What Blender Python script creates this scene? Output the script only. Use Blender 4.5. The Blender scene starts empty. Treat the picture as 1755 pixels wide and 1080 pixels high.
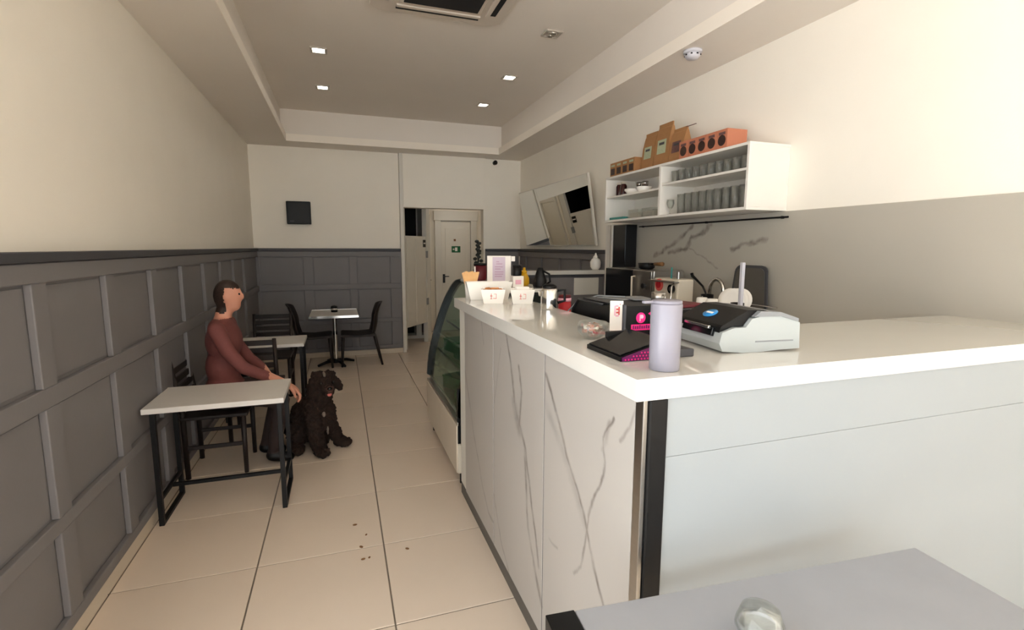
import bpy, bmesh, math, random
from mathutils import Vector, Matrix, noise
random.seed(7)
S = bpy.context.scene
COL = S.collection
PI = math.pi

# ------------------------------------------------------------------ camera
YAW, PITCH, ROLL, FPX, HCAM = 0.328556, -0.133731, 0.003666, 860.3, 1.55
def cam_axes():
    cy, sy, cp, sp, cr, sr = math.cos(YAW), math.sin(YAW), math.cos(PITCH), math.sin(PITCH), math.cos(ROLL), math.sin(ROLL)
    fwd = Vector((sy*cp, cy*cp, sp)); right = Vector((cy, -sy, 0)); up = right.cross(fwd)
    return cr*right + sr*up, -sr*right + cr*up, -fwd
cd = bpy.data.cameras.new('camera'); cam = bpy.data.objects.new('camera', cd); COL.objects.link(cam)
a, b, c = cam_axes()
M = Matrix((a, b, c)).transposed().to_4x4(); M.translation = (0, 0, HCAM)
cam.matrix_world = M
cd.sensor_fit = 'HORIZONTAL'; cd.sensor_width = 36.0; cd.lens = FPX/1755*36.0
cd.clip_start = 0.02; cd.clip_end = 100
S.camera = cam

# ------------------------------------------------------------------ world, light, exposure
w = bpy.data.worlds.new('world'); S.world = w; w.use_nodes = True
bg = w.node_tree.nodes['Background']
bg.inputs[0].default_value = (0.9, 0.96, 1.0, 1); bg.inputs[1].default_value = 3.9     # bright street sky
sun_d = bpy.data.lights.new('sun', 'SUN'); sun_d.energy = 36; sun_d.angle = .02; sun_d.color = (1, .99, .975)
sun = bpy.data.objects.new('sun', sun_d); COL.objects.link(sun)      # stands behind the building, lights the street outside
sun.rotation_euler = Vector((-.35, -.75, -1.25)).to_track_quat('-Z', 'Y').to_euler()
S.view_settings.view_transform = 'Standard'; S.view_settings.look = 'None'
S.view_settings.exposure = 0.38; S.view_settings.gamma = 1.0
S.view_settings.use_curve_mapping = False
S.cycles.max_bounces = 14; S.cycles.diffuse_bounces = 10; S.cycles.transmission_bounces = 10

# room size
XL, XR, YB, YF = -1.08, 2.68, 7.48, -6.0
YW = 1.02                                              # added, unseen side window in the left wall ends here
ZS, ZC = 2.865, 3.26                                   # soffit, raised ceiling

# ------------------------------------------------------------------ materials
def lin(v):
    v /= 255.0
    return v/12.92 if v <= 0.04045 else ((v+0.055)/1.055)**2.4
def rgb(c): return (lin(c[0]), lin(c[1]), lin(c[2]), 1)
MATS = {}
def mat(name, col, rough=0.5, metal=0.0, var=0.06, scale=6.0, bump=0.0, bscale=60.0, trans=0.0, ior=1.45, coat=0.0, emit=0.0, spec=0.5, sheen=0.0, alpha=1.0, stretch=None):
    """Principled material whose colour and fine relief come from noise nodes."""
    m = bpy.data.materials.new(name); m.use_nodes = True; MATS[name] = m
    nt = m.node_tree; n = nt.nodes; l = nt.links; p = n['Principled BSDF']
    p.inputs['Roughness'].default_value = rough; p.inputs['Metallic'].default_value = metal
    p.inputs['IOR'].default_value = ior; p.inputs['Transmission Weight'].default_value = trans
    p.inputs['Coat Weight'].default_value = coat; p.inputs['Specular IOR Level'].default_value = spec
    p.inputs['Sheen Weight'].default_value = sheen; p.inputs['Alpha'].default_value = alpha
    tc = n.new('ShaderNodeTexCoord'); co = tc.outputs['Object']
    if stretch:
        mp = n.new('ShaderNodeMapping'); mp.inputs['Scale'].default_value = stretch
        l.new(co, mp.inputs[0]); co = mp.outputs[0]
    nz = n.new('ShaderNodeTexNoise'); nz.inputs['Scale'].default_value = scale; nz.inputs['Detail'].default_value = 4
    l.new(co, nz.inputs['Vector'])
    mx = n.new('ShaderNodeMix'); mx.data_type = 'RGBA'
    c0 = rgb(col); lo = [min(1, v*(1-var)) for v in c0[:3]]+[1]; hi = [min(1, v*(1+var)) for v in c0[:3]]+[1]
    mx.inputs[6].default_value = lo; mx.inputs[7].default_value = hi
    l.new(nz.outputs['Fac'], mx.inputs[0]); l.new(mx.outputs[2], p.inputs['Base Color'])
    if bump:
        nb = n.new('ShaderNodeTexNoise'); nb.inputs['Scale'].default_value = bscale; nb.inputs['Detail'].default_value = 3
        l.new(co, nb.inputs['Vector'])
        b = n.new('ShaderNodeBump'); b.inputs['Strength'].default_value = bump; b.inputs['Distance'].default_value = 0.01
        l.new(nb.outputs['Fac'], b.inputs['Height']); l.new(b.outputs[0], p.inputs['Normal'])
    if emit:
        p.inputs['Emission Color'].default_value = rgb(col); p.inputs['Emission Strength'].default_value = emit
    return m

def veined(name, col, vein, segs, rough=0.3, plane='yz', warp=0.012):
    """Stone slab: grey veins run along polylines (object space), broken up by noise."""
    m = mat(name, col, rough, var=0.035, scale=2.2)
    nt = m.node_tree; n = nt.nodes; l = nt.links; p = n['Principled BSDF']
    base = p.inputs['Base Color'].links[0].from_socket
    tc = n.new('ShaderNodeTexCoord')
    wz = n.new('ShaderNodeTexNoise'); wz.inputs['Scale'].default_value = 9; wz.inputs['Detail'].default_value = 5
    l.new(tc.outputs['Object'], wz.inputs['Vector'])
    s1 = n.new('ShaderNodeVectorMath'); s1.operation = 'SUBTRACT'; s1.inputs[1].default_value = (.5, .5, .5)
    l.new(wz.outputs['Color'], s1.inputs[0])
    s2 = n.new('ShaderNodeVectorMath'); s2.operation = 'SCALE'; s2.inputs['Scale'].default_value = warp*3
    l.new(s1.outputs[0], s2.inputs[0])
    s3 = n.new('ShaderNodeVectorMath'); s3.operation = 'ADD'
    l.new(tc.outputs['Object'], s3.inputs[0]); l.new(s2.outputs[0], s3.inputs[1])
    s4 = n.new('ShaderNodeVectorMath'); s4.operation = 'MULTIPLY'; s4.inputs[1].default_value = (0, 1, 1)
    l.new(s3.outputs[0], s4.inputs[0]); P = s4.outputs[0]
    acc = None
    for (ay, az), (by, bz), wd, st in segs:
        A = Vector((0, ay, az)); D = Vector((0, by-ay, bz-az)); L2 = max(D.length_squared, 1e-6)
        q = n.new('ShaderNodeVectorMath'); q.operation = 'SUBTRACT'; q.inputs[1].default_value = A; l.new(P, q.inputs[0])
        d = n.new('ShaderNodeVectorMath'); d.operation = 'DOT_PRODUCT'; d.inputs[1].default_value = D/L2; l.new(q.outputs[0], d.inputs[0])
        cl = n.new('ShaderNodeClamp'); l.new(d.outputs['Value'], cl.inputs[0])
        sc = n.new('ShaderNodeVectorMath'); sc.operation = 'SCALE'; sc.inputs[0].default_value = D; l.new(cl.outputs[0], sc.inputs['Scale'])
        ds = n.new('ShaderNodeVectorMath'); ds.operation = 'DISTANCE'; l.new(q.outputs[0], ds.inputs[0]); l.new(sc.outputs[0], ds.inputs[1])
        mr = n.new('ShaderNodeMapRange'); mr.interpolation_type = 'SMOOTHSTEP'
        mr.inputs['From Min'].default_value = 0; mr.inputs['From Max'].default_value = wd
        mr.inputs['To Min'].default_value = st; mr.inputs['To Max'].default_value = 0
        l.new(ds.outputs['Value'], mr.inputs['Value'])
        if acc is None: acc = mr.outputs[0]
        else:
            mm = n.new('ShaderNodeMath'); mm.operation = 'MAXIMUM'; l.new(acc, mm.inputs[0]); l.new(mr.outputs[0], mm.inputs[1]); acc = mm.outputs[0]
    br = n.new('ShaderNodeTexNoise'); br.inputs['Scale'].default_value = 14; br.inputs['Detail'].default_value = 4
    l.new(tc.outputs['Object'], br.inputs['Vector'])
    bm_ = n.new('ShaderNodeMapRange'); bm_.inputs['From Min'].default_value = .3; bm_.inputs['From Max'].default_value = .62
    bm_.inputs['To Min'].default_value = .25; bm_.inputs['To Max'].default_value = 1.0
    l.new(br.outputs['Fac'], bm_.inputs['Value'])
    mu = n.new('ShaderNodeMath'); mu.operation = 'MULTIPLY'; l.new(acc, mu.inputs[0]); l.new(bm_.outputs[0], mu.inputs[1])
    mx = n.new('ShaderNodeMix'); mx.data_type = 'RGBA'; mx.inputs[7].default_value = rgb(vein)
    l.new(mu.outputs[0], mx.inputs[0]); l.new(base, mx.inputs[6]); l.new(mx.outputs[2], p.inputs['Base Color'])
    return m
def poly(pts, wd, st): return [(pts[i], pts[i+1], wd, st) for i in range(len(pts)-1)]

mat('wall_paint', (240, 234, 222), .6, var=.03, scale=3, bump=.05, bscale=140)
mat('ceiling_paint', (230, 223, 214), .75, var=.03, scale=2)
mat('cornice_paint', (244, 236, 224), .6, var=.02)
mat('wainscot_grey', (116, 113, 114), .5, var=.05, scale=4, bump=.03)
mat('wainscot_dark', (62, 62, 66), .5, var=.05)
mat('tile', (220, 204, 186), .22, var=.05, scale=1.8, bump=.012, bscale=9)
mat('grout', (120, 110, 98), .8)
mat('skirting', (206, 193, 174), .5)
mat('joinery_white', (214, 210, 200), .45, var=.03)
mat('door_white', (218, 213, 202), .4, var=.03)
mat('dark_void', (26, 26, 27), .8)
mat('black_plastic', (10, 10, 11), .4, var=.1, spec=.3)
mat('black_gloss', (10, 11, 12), .12, var=.1)
mat('black_metal', (18, 17, 17), .42, var=.1, spec=.3)
mat('dark_brown', (32, 23, 20), .55, var=.15, scale=20)
mat('white_laminate', (208, 205, 198), .12, var=.015, coat=.5)
mat('shelf_white', (228, 223, 214), .35, var=.02)
mat('soap_white', (136, 133, 143), .3, var=.015)
mat('white_plastic', (200, 199, 206), .3, var=.015)
mat('white_ceramic', (240, 236, 228), .18, var=.02)
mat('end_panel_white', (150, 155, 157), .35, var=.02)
mat('chrome', (210, 208, 204), .12, metal=1, var=.05)
mat('steel', (176, 172, 166), .28, metal=1, var=.08, stretch=(1, 1, 12))
mat('dark_steel', (58, 58, 60), .35, metal=.6)
mat('plinth', (82, 78, 72), .45)
mat('table_white', (216, 212, 206), .3, var=.05, scale=12)
mat('table_grey', (146, 148, 153), .55, var=.07, scale=9, bump=.03)
mat('kraft', (160, 116, 74), .75, var=.1, scale=25, bump=.04)
mat('kraft_pink', (184, 116, 88), .7, var=.06, scale=20)
mat('kraft_label', (170, 176, 146), .6, var=.15, scale=60)
mat('kraft_label_brown', (104, 74, 70), .6, var=.3, scale=50)
mat('box_window', (50, 32, 28), .4, var=.4, scale=60)
mat('cookie', (196, 132, 82), .8, var=.3, scale=60, bump=.3)
mat('wood_light', (218, 170, 112), .6, var=.14, scale=30, stretch=(6, 6, 1))
mat('wood_brown', (120, 82, 44), .5, var=.2, scale=30)
mat('yellow', (206, 158, 22), .35, var=.08)
mat('red', (170, 22, 34), .4, var=.1)
mat('dark_red', (92, 18, 28), .45, var=.15)
mat('jar_maroon', (48, 14, 16), .15, var=.2)
mat('pink', (226, 30, 122), .45, var=.08)
mat('pink_pale', (236, 178, 196), .6, var=.05)
mat('purple', (96, 20, 78), .5, var=.08)
mat('logo_red', (214, 92, 84), .5, var=.1)
mat('teal', (52, 132, 124), .4, var=.08)
mat('paper', (240, 234, 226), .7, var=.02)
mat('sign_lilac', (206, 190, 204), .6, var=.05)
mat('sign_ink', (186, 150, 174), .6)
mat('exit_green', (14, 92, 52), .4, var=.05)
mat('blue', (40, 128, 190), .35, var=.1)
mat('printer_white', (164, 169, 168), .4, var=.03)
mat('grey_plastic', (128, 130, 132), .4, var=.05)
mat('cream', (206, 196, 178), .35, var=.04)
mat('foliage_dark', (34, 36, 32), .6, var=.3, scale=40)
mat('green_box', (12, 96, 44), .5, var=.2, scale=14)
mat('skin', (206, 146, 122), .5, var=.06, scale=20)
mat('hair', (44, 30, 24), .6, var=.3, scale=80, bump=.3)
mat('trousers', (50, 38, 36), .8, var=.15, scale=40, bump=.1)
mat('shirt', (112, 62, 58), .8, var=.1, scale=40, bump=.1)
mat('dog_fur', (42, 30, 24), .8, var=.75, scale=34, bump=.8, bscale=110, spec=.25)
mat('dog_muzzle', (72, 46, 38), .7, var=.3, scale=60, bump=.3)
mat('dog_white', (120, 108, 98), .8, var=.2, scale=60, bump=.3)
mat('tongue', (214, 120, 112), .35, var=.06)
mat('eye', (14, 9, 8), .08)
mat('lamp_glow', (255, 250, 240), .4, emit=22)
mat('added_lamp_soft', (255, 246, 232), .4, emit=2.5)  # glow of the lamp added in the corridor
mat('lamp_off', (190, 182, 172), .3, metal=.3)
mat('ac_white', (206, 196, 184), .45, var=.02)
mat('pavement', (188, 187, 186), .8, var=.1)
mat('mirror_silver', (226, 226, 222), .02, metal=1, var=.0)
mat('candy', (176, 112, 84), .5, var=.6, scale=70)
def thin_glass(name, tint, body=.06, gloss=.9):
    """thin clear glass: see-through straight on, mirror-like at grazing angles, faint diffuse white mixed in to lighten it"""
    m = bpy.data.materials.new(name); m.use_nodes = True; MATS[name] = m
    nt = m.node_tree; n = nt.nodes; l = nt.links; n.remove(n['Principled BSDF']); out = n['Material Output']
    tr = n.new('ShaderNodeBsdfTransparent'); tr.inputs[0].default_value = rgb(tint)
    gl = n.new('ShaderNodeBsdfGlossy'); gl.inputs['Roughness'].default_value = .03
    df = n.new('ShaderNodeBsdfDiffuse'); df.inputs[0].default_value = rgb((232, 234, 230))
    fr = n.new('ShaderNodeLayerWeight'); fr.inputs[0].default_value = .35
    nz = n.new('ShaderNodeTexNoise'); nz.inputs['Scale'].default_value = 14
    mr = n.new('ShaderNodeMapRange'); mr.inputs['To Min'].default_value = body*.5; mr.inputs['To Max'].default_value = body*1.5
    l.new(nz.outputs['Fac'], mr.inputs['Value'])
    m1 = n.new('ShaderNodeMixShader'); l.new(mr.outputs[0], m1.inputs[0]); l.new(tr.outputs[0], m1.inputs[1]); l.new(df.outputs[0], m1.inputs[2])
    mu = n.new('ShaderNodeMath'); mu.operation = 'MULTIPLY'; mu.inputs[1].default_value = gloss; l.new(fr.outputs['Fresnel'], mu.inputs[0])
    m2 = n.new('ShaderNodeMixShader'); l.new(mu.outputs[0], m2.inputs[0]); l.new(m1.outputs[0], m2.inputs[1]); l.new(gl.outputs[0], m2.inputs[2])
    l.new(m2.outputs[0], out.inputs['Surface']); return m
thin_glass('glass', (250, 251, 249), .06, .6)
thin_glass('glass_green', (232, 240, 235), .012, .3)

# ------------------------------------------------------------------ mesh builder
class MB:
    def __init__(s): s.v = []; s.f = []; s.sm = []
    def add(s, vs, fs, smooth=False):
        o = len(s.v); s.v += [tuple(v) for v in vs]
        for f in fs: s.f.append([i+o for i in f]); s.sm.append(smooth)
        return s
    def box(s, x0, y0, z0, x1, y1, z1, bev=0.0, rot=None, piv=None):
        if x0 > x1: x0, x1 = x1, x0
        if y0 > y1: y0, y1 = y1, y0
        if z0 > z1: z0, z1 = z1, z0
        bm = bmesh.new(); r = bmesh.ops.create_cube(bm, size=1)
        for v in bm.verts: v.co = Vector((x0+(v.co.x+.5)*(x1-x0), y0+(v.co.y+.5)*(y1-y0), z0+(v.co.z+.5)*(z1-z0)))
        bev = min(bev, .45*min(x1-x0, y1-y0, z1-z0))
        if bev > 1e-5: bmesh.ops.bevel(bm, geom=bm.edges[:], offset=bev, segments=2, affect='EDGES', profile=.5)
        if rot:
            bmesh.ops.rotate(bm, verts=bm.verts[:], cent=piv or ((x0+x1)/2, (y0+y1)/2, (z0+z1)/2), matrix=rot)
        return s.frombm(bm)
    def frombm(s, bm, smooth=False):
        bm.verts.index_update(); s.add([v.co.copy() for v in bm.verts], [[v.index for v in f.verts] for f in bm.faces], smooth); bm.free(); return s
    def cyl(s, p0, p1, r0, r1=None, n=16, caps=True, smooth=True):
        r1 = r0 if r1 is None else r1
        p0 = Vector(p0); p1 = Vector(p1); d = (p1-p0).normalized()
        u = d.orthogonal().normalized(); v = d.cross(u)
        vs = []
        for p, r in ((p0, r0), (p1, r1)):
            for i in range(n):
                t = 2*PI*i/n; vs.append(p+u*(r*math.cos(t))+v*(r*math.sin(t)))
        s.add(vs, [[i, (i+1) % n, n+(i+1) % n, n+i] for i in range(n)], smooth)
        if caps:
            s.add(vs[:n], [list(range(n))[::-1]]); s.add(vs[n:], [list(range(n))])
        return s
    def lathe(s, prof, c=(0, 0, 0), n=24, sx=1, sy=1, smooth=True):
        vs = []
        for r, z in prof:
            for i in range(n):
                t = 2*PI*i/n; vs.append((c[0]+r*math.cos(t)*sx, c[1]+r*math.sin(t)*sy, c[2]+z))
        fs = []
        for k in range(len(prof)-1):
            for i in range(n):
                j = (i+1) % n; fs.append([k*n+i, k*n+j, (k+1)*n+j, (k+1)*n+i])
        if prof[0][0] > 1e-6: fs.append(list(range(n))[::-1])
        if prof[-1][0] > 1e-6: fs.append([(len(prof)-1)*n+i for i in range(n)])
        return s.add(vs, fs, smooth)
    def tube(s, pts, r, n=8, smooth=True):
        pts = [Vector(p) for p in pts]; rs = r if isinstance(r, (list, tuple)) else [r]*len(pts)
        rings = []; prev = None
        for i, p in enumerate(pts):
            d = (pts[min(i+1, len(pts)-1)]-pts[max(i-1, 0)]).normalized()
            u = d.orthogonal().normalized() if prev is None else (prev-d*prev.dot(d)).normalized()
            prev = u; v = d.cross(u)
            rings.append([p+u*(rs[i]*math.cos(2*PI*k/n))+v*(rs[i]*math.sin(2*PI*k/n)) for k in range(n)])
        vs = [q for R in rings for q in R]; fs = []
        for i in range(len(pts)-1):
            for k in range(n):
                j = (k+1) % n; fs.append([i*n+k, i*n+j, (i+1)*n+j, (i+1)*n+k])
        fs.append(list(range(n))[::-1]); fs.append([(len(pts)-1)*n+k for k in range(n)])
        return s.add(vs, fs, smooth)
    def prism(s, pts, axis, lo, hi, smooth=False):
        """polygon (2D) extruded along an axis; x: (y,z), y: (x,z), z: (x,y)"""
        def P(q, t): return (t, q[0], q[1]) if axis == 'x' else (q[0], t, q[1]) if axis == 'y' else (q[0], q[1], t)
        n = len(pts); vs = [P(q, lo) for q in pts]+[P(q, hi) for q in pts]
        s.add(vs, [[i, (i+1) % n, n+(i+1) % n, n+i] for i in range(n)], smooth)
        s.add(vs[:n], [list(range(n))[::-1]]); s.add(vs[n:], [list(range(n))]); return s
    def sphere(s, c, r, n=14, sc=(1, 1, 1), rot=None):
        bm = bmesh.new(); bmesh.ops.create_uvsphere(bm, u_segments=n, v_segments=max(6, n*2//3), radius=1)
        for v in bm.verts:
            q = Vector((v.co.x*r*sc[0], v.co.y*r*sc[1], v.co.z*r*sc[2]))
            if rot: q = rot @ q
            v.co = q+Vector(c)
        return s.frombm(bm, True)
    def mesh(s, name):
        me = bpy.data.meshes.new(name); me.from_pydata(s.v, [], s.f)
        me.polygons.foreach_set('use_smooth', s.sm)
        bm = bmesh.new(); bm.from_mesh(me); bmesh.ops.recalc_face_normals(bm, faces=bm.faces); bm.to_mesh(me); bm.free()
        me.update(); return me
    def build(s, name, m, parent=None, loc=None, rz=0):
        me = s.mesh(name); me.materials.append(MATS[m] if isinstance(m, str) else m)
        o = bpy.data.objects.new(name, me); COL.objects.link(o)
        if parent is not None: o.parent = parent
        if loc is not None: o.location = loc; o.rotation_euler = (0, 0, rz)
        return o
def tag(o, label, cat, group=None):
    o['label'] = label; o['category'] = cat
    if group: o['group'] = group
    return o
def struct(o): o['kind'] = 'structure'; return o
def thing(name, label, cat, loc=(0, 0, 0), rz=0, group=None):
    o = bpy.data.objects.new(name, None); COL.objects.link(o); o.empty_display_size = .05
    o.location = loc; o.rotation_euler = (0, 0, rz); return tag(o, label, cat, group)
def dup(o, loc, rz=None, label=None, group=None):
    r = o.copy(); COL.objects.link(r); r.location = loc
    if rz is not None: r.rotation_euler = (0, 0, rz)
    if label: r['label'] = label
    if group: r['group'] = group
    for ch in list(o.children):
        c = ch.copy(); COL.objects.link(c); c.parent = r
        for g in ch.children:
            d = g.copy(); COL.objects.link(d); d.parent = c
    return r

# ================================================================== THE SETTING
# ---- floor: grout slab and one object per tile
floor = struct(MB().box(XL-.15, YF, -.12, 3.3, 9.5, -.004).build('floor', 'grout'))
def tile_mesh(x0, y0, x1, y1):
    g = .0035; h = .0015; m = MB()
    a = [(x0+g, y0+g), (x1-g, y0+g), (x1-g, y1-g), (x0+g, y1-g)]
    b = [(x0+g+h, y0+g+h), (x1-g-h, y0+g+h), (x1-g-h, y1-g-h), (x0+g+h, y1-g-h)]
    vs = [(p[0], p[1], -.004) for p in a]+[(p[0], p[1], -h) for p in a]+[(p[0], p[1], 0) for p in b]
    fs = [[8, 9, 10, 11]]
    for i in range(4):
        j = (i+1) % 4; fs += [[i, j, 4+j, 4+i], [4+i, 4+j, 8+j, 8+i]]
    return m.add(vs, fs)
full = tile_mesh(-.3, -.3, .3, .3).mesh('tile'); full.materials.append(MATS['tile'])
gx = [-1.642+.6*k for k in range(9)]; gy = [1.941+.6*k for k in range(-14, 13)]
for i in range(len(gx)-1):
    for j in range(len(gy)-1):
        x0, x1, y0, y1 = max(gx[i], XL-.05), min(gx[i+1], 3.1), max(gy[j], YF), min(gy[j+1], 9.25)
        if x1-x0 < .03 or y1-y0 < .03 or (x1 > 2.8 and y0 < 7.4): 
            if x1-x0 < .03 or y1-y0 < .03: continue
        if x0 > XR and y1 < YB: continue
        if x1-x0 > .599 and y1-y0 > .599:
            o = bpy.data.objects.new('tile', full); COL.objects.link(o); o.location = ((x0+x1)/2, (y0+y1)/2, 0)
        else:
            o = tile_mesh(x0, y0, min(x1, XR) if y1 < YB else x1, y1).build('tile', 'tile')
        o.parent = floor
# little brown crumbs on the floor
for k, (x, y) in enumerate([(.02, 2.78), (.075, 2.66), (.045, 2.55), (.05, 2.44), (.08, 2.445), (.27, 2.46)]):
    s = [.010, .007, .010, .009, .007, .009][k]
    tag(MB().sphere((0, 0, s*.3), s, 8, (1.3, .8, .35)).build('crumb', 'wood_brown', None, (x, y, 0), k*1.1),
        'small brown crumb dropped on the pale floor tiles', 'crumb', 'crumbs on the floor tiles')

# ---- walls
struct(MB().box(XL-.15, YW, 0, XL, YB+.15, 3.5).box(XL-.15, YF, 2.75, XL, YW, 3.5).box(XL-.15, YF, 0, XL, YW, .12).build('wall_left', 'wall_paint'))
win = struct(MB().box(XL-.1, YF+.05, .12, XL-.04, YF+.1, 2.75, .003).box(XL-.1, YW-.05, .12, XL-.04, YW, 2.75, .003).build('added_window_1', 'dark_steel'))  # out of view, side window added to bring in more daylight
for y in (-4.2, -2.4, -0.6): MB().box(XL-.1, y-.03, .12, XL-.04, y+.03, 2.75, .003).build('mullion', 'dark_steel', win)
struct(MB().box(XR, YF, 0, XR+.15, YB, 3.5).build('wall_right', 'wall_paint'))
wb = struct(MB().box(XL, YB, 0, .835, YB+.15, 3.5).box(2.085, YB, 0, XR+.15, YB+.15, 3.5).build('wall_back', 'wall_paint'))
MB().box(.89, YB-.035, 2.115, 2.083, YB+.15, 3.0, .004).build('panel_over_doorway', 'wall_paint', wb)
MB().box(.838, YB-.05, 0, .888, YB+.15, 3.0, .003).build('door_jamb', 'joinery_white', wb)
MB().box(2.075, YB-.03, 1.53, 2.11, YB+.1, 2.9, .003).build('corner_bead', 'wall_paint', wb)
# ---- ceiling: raised tray with a stepped cornice and lower soffit round it
struct(MB().box(XL, YF, ZC, XR, YB, ZC+.2).build('ceiling', 'ceiling_paint'))
sf = MB().box(2.26, YF, ZS+.09, XR, YB, ZC).box(XL, YF, ZS+.09, -.64, YB, ZC).box(-.64, 7.13, ZS+.09, 2.26, YB, ZC)
sof = struct(sf.build('ceiling_soffit', 'ceiling_paint'))
for x0, y0, x1, y1 in ((2.209, YF, XR, YB), (XL, YF, -.584, YB), (-.584, 7.084, 2.209, YB)): MB().box(x0, y0, ZS, x1, y1, ZS+.088, .001).build('soffit_board', 'ceiling_paint', sof)
for x0, y0, x1, y1 in ((2.205, YF, 2.2085, 7.08), (-.5835, YF, -.58, 7.08), (-.58, 7.08, 2.205, 7.0835)): MB().box(x0, y0, ZS, x1, y1, ZS+.088).build('cornice_band', 'cornice_paint', sof)
# ---- shop front behind the viewer: open glazing bay, outside pavement
struct(MB().box(XL, YF-.1, 2.75, XR, YF, 3.5).box(XL-.15, YF-.1, 0, XL+.06, YF, 3.5).box(XR-.06, YF-.1, 0, XR+.15, YF, 3.5).build('wall_front', 'wall_paint'))
struct(MB().box(-14, -16, -.3, 14, 14, -.13).build('pavement', 'pavement'))

# ---- wainscot panelling: back wall, right wall, left wall
def wainscot(idx, along, face, rng, cols, inward):
    """along 'x' or 'y'; face = wall plane; inward = +-1 direction into the room"""
    root = MB()
    lo, hi = rng
    def bx(m, a0, a1, z0, z1, d0, d1, bev=.004):
        p, q = face+inward*d0, face+inward*d1
        if along == 'x': m.box(a0, p, z0, a1, q, z1, bev)
        else: m.box(p, a0, z0, q, a1, z1, bev)
        return m
    bx(root, lo, hi, .07, 1.49, .001, .018, .001)
    r = struct(root.build('trim_%d' % idx, 'wainscot_grey'))
    bx(MB(), lo, hi, 1.49, 1.528, .001, .06).build('cap_rail', 'wainscot_dark', r)
    for z0, z1 in ((1.415, 1.488), (.955, 1.03), (.475, .53), (.078, .13)): bx(MB(), lo, hi, z0, z1, .018, .044).build('rail', 'wainscot_grey', r)
    for a0, a1 in cols:
        for z0, z1 in ((.13, .475), (.53, .955), (1.03, 1.415)):
            bx(MB(), a0, a1, z0, z1, .018, .044).build('stile', 'wainscot_grey', r)
    # panels between stiles
    e = sorted(cols); prev = lo
    for a0, a1 in e+[(hi, hi)]:
        if a0-prev > .06:
            for z0, z1 in ((.13, .475), (.53, .955), (1.03, 1.415)):
                bx(MB(), prev+.012, a0-.012, z0+.012, z1-.012, .018, .0225, .002).build('panel', 'wainscot_grey', r)
        prev = a1
    return r
wainscot(1, 'x', YB, (XL, .836), [(XL, XL+.06), (-.48, -.354), (.12, .222), (.68, .836)], -1)
wainscot(2, 'x', YB, (2.11, XR-.046), [(2.11, 2.18), (2.56, 2.644)], -1)
wainscot(3, 'y', XR, (4.70, YB-.046), [(4.70, 4.80), (5.3, 5.4), (5.9, 6.0), (6.5, 6.6), (7.1, 7.2)], -1)
wainscot(4, 'y', XL, (YW, YB-.046), [(YW+.6*k, YW+.6*k+.1) for k in range(10)], 1)
struct(MB().box(XL+.036, YB-.035, 0, .836, YB, .07, .003).build('baseboard_back', 'skirting'))
struct(MB().box(XL, YW, 0, XL+.035, YB-.001, .07, .003).build('baseboard_left', 'skirting'))
sk = MB().box(.50, YB-.030, .42, .56, YB-.0226, .50, .003).build('wall_socket', 'wainscot_grey')
tag(sk, 'grey double power socket low on the panelled back wall', 'socket')

# ---- corridor behind the doorway
struct(MB().box(1.3, 9.22, 0, 2.7, 9.32, 2.6).box(2.62, YB+.15, 0, 2.72, 9.22, 2.6).build('wall_corridor', 'wall_paint'))
struct(MB().box(.3, YB+.15, 2.45, 2.72, 9.32, 2.55).build('ceiling_corridor', 'ceiling_paint'))
# store cupboard space left of the corridor (near-black walls paint its darkness, seen over and under the short door)
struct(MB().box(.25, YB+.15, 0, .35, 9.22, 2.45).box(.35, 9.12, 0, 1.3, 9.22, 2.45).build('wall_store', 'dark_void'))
shl = thing('store_shelf', 'low white shelf box seen below the short corridor door', 'shelf', (.86, 8.55, 0))
MB().box(-.1, 0, .0, .5, .3, .05, .003).build('shelf_board', 'joinery_white', shl)
MB().box(.33, 0, .05, .42, .3, .34, .003).build('shelf_side', 'joinery_white', shl)
# diagonal partition: frame posts and short swing door
dA = Vector((.905, 7.66, 0)); dB = Vector((1.30, 8.17, 0)); dL = (dB-dA).length; dang = math.atan2(dB.y-dA.y, dB.x-dA.x)
part = struct(MB().box(-.03, -.03, 0, .0, .05, 2.45, .003).box(dL, -.03, 0, dL+.10, .05, 2.45, .004).box(0, -.03, 2.2, dL, .05, 2.45, .003).build('trim_5', 'joinery_white', None, dA, dang))
# partition continues to the corridor end wall
struct(MB().box(1.335, 8.26, 0, 1.385, 9.22, 2.45).build('wall_partition', 'wall_paint'))
dr = struct(MB().box(.008, -.02, .33, dL-.008, .02, 1.72, .004).build('door_1', 'door_white', None, dA, dang))
for x0, x1 in ((.03, .27), (.30, .60)): MB().box(x0, -.028, .37, x1, -.0195, 1.68, .003).build('door_panel', 'door_white', dr)
MB().box(.53, -.034, 1.55, .61, -.028, 1.665, .001).build('notice', 'black_plastic', dr)
MB().box(.54, -.036, 1.60, .60, -.034, 1.62, .0005).build('notice_line', 'paper', dr)
for z in (1.38, .62): MB().box(dL-.03, -.04, z, dL+.03, -.028, z+.11, .002).build('hinge', 'grey_plastic', dr)
cl = thing('added_corridor_lamp', 'added round flush ceiling lamp, unseen, brightening the corridor', 'ceiling light', (2.0, 8.55, 2.449))  # out of view, added to brighten the corridor
MB().lathe([(.13, 0), (.13, -.02), (.12, -.03)]).build('base', 'white_plastic', cl)
MB().lathe([(.118, -.025), (.11, -.055), (.06, -.075), (0, -.08)]).build('diffuser', 'added_lamp_soft', cl)
pl0 = bpy.data.lights.new('corridor_fill', 'POINT'); pl0.energy = 2.2; pl0.shadow_soft_size = .1; pl0.color = (1, .95, .88)  # fill light that goes with the added ceiling lamp
po = bpy.data.objects.new('corridor_fill', pl0); COL.objects.link(po); po.location = (2.0, 8.55, 2.33)
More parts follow.
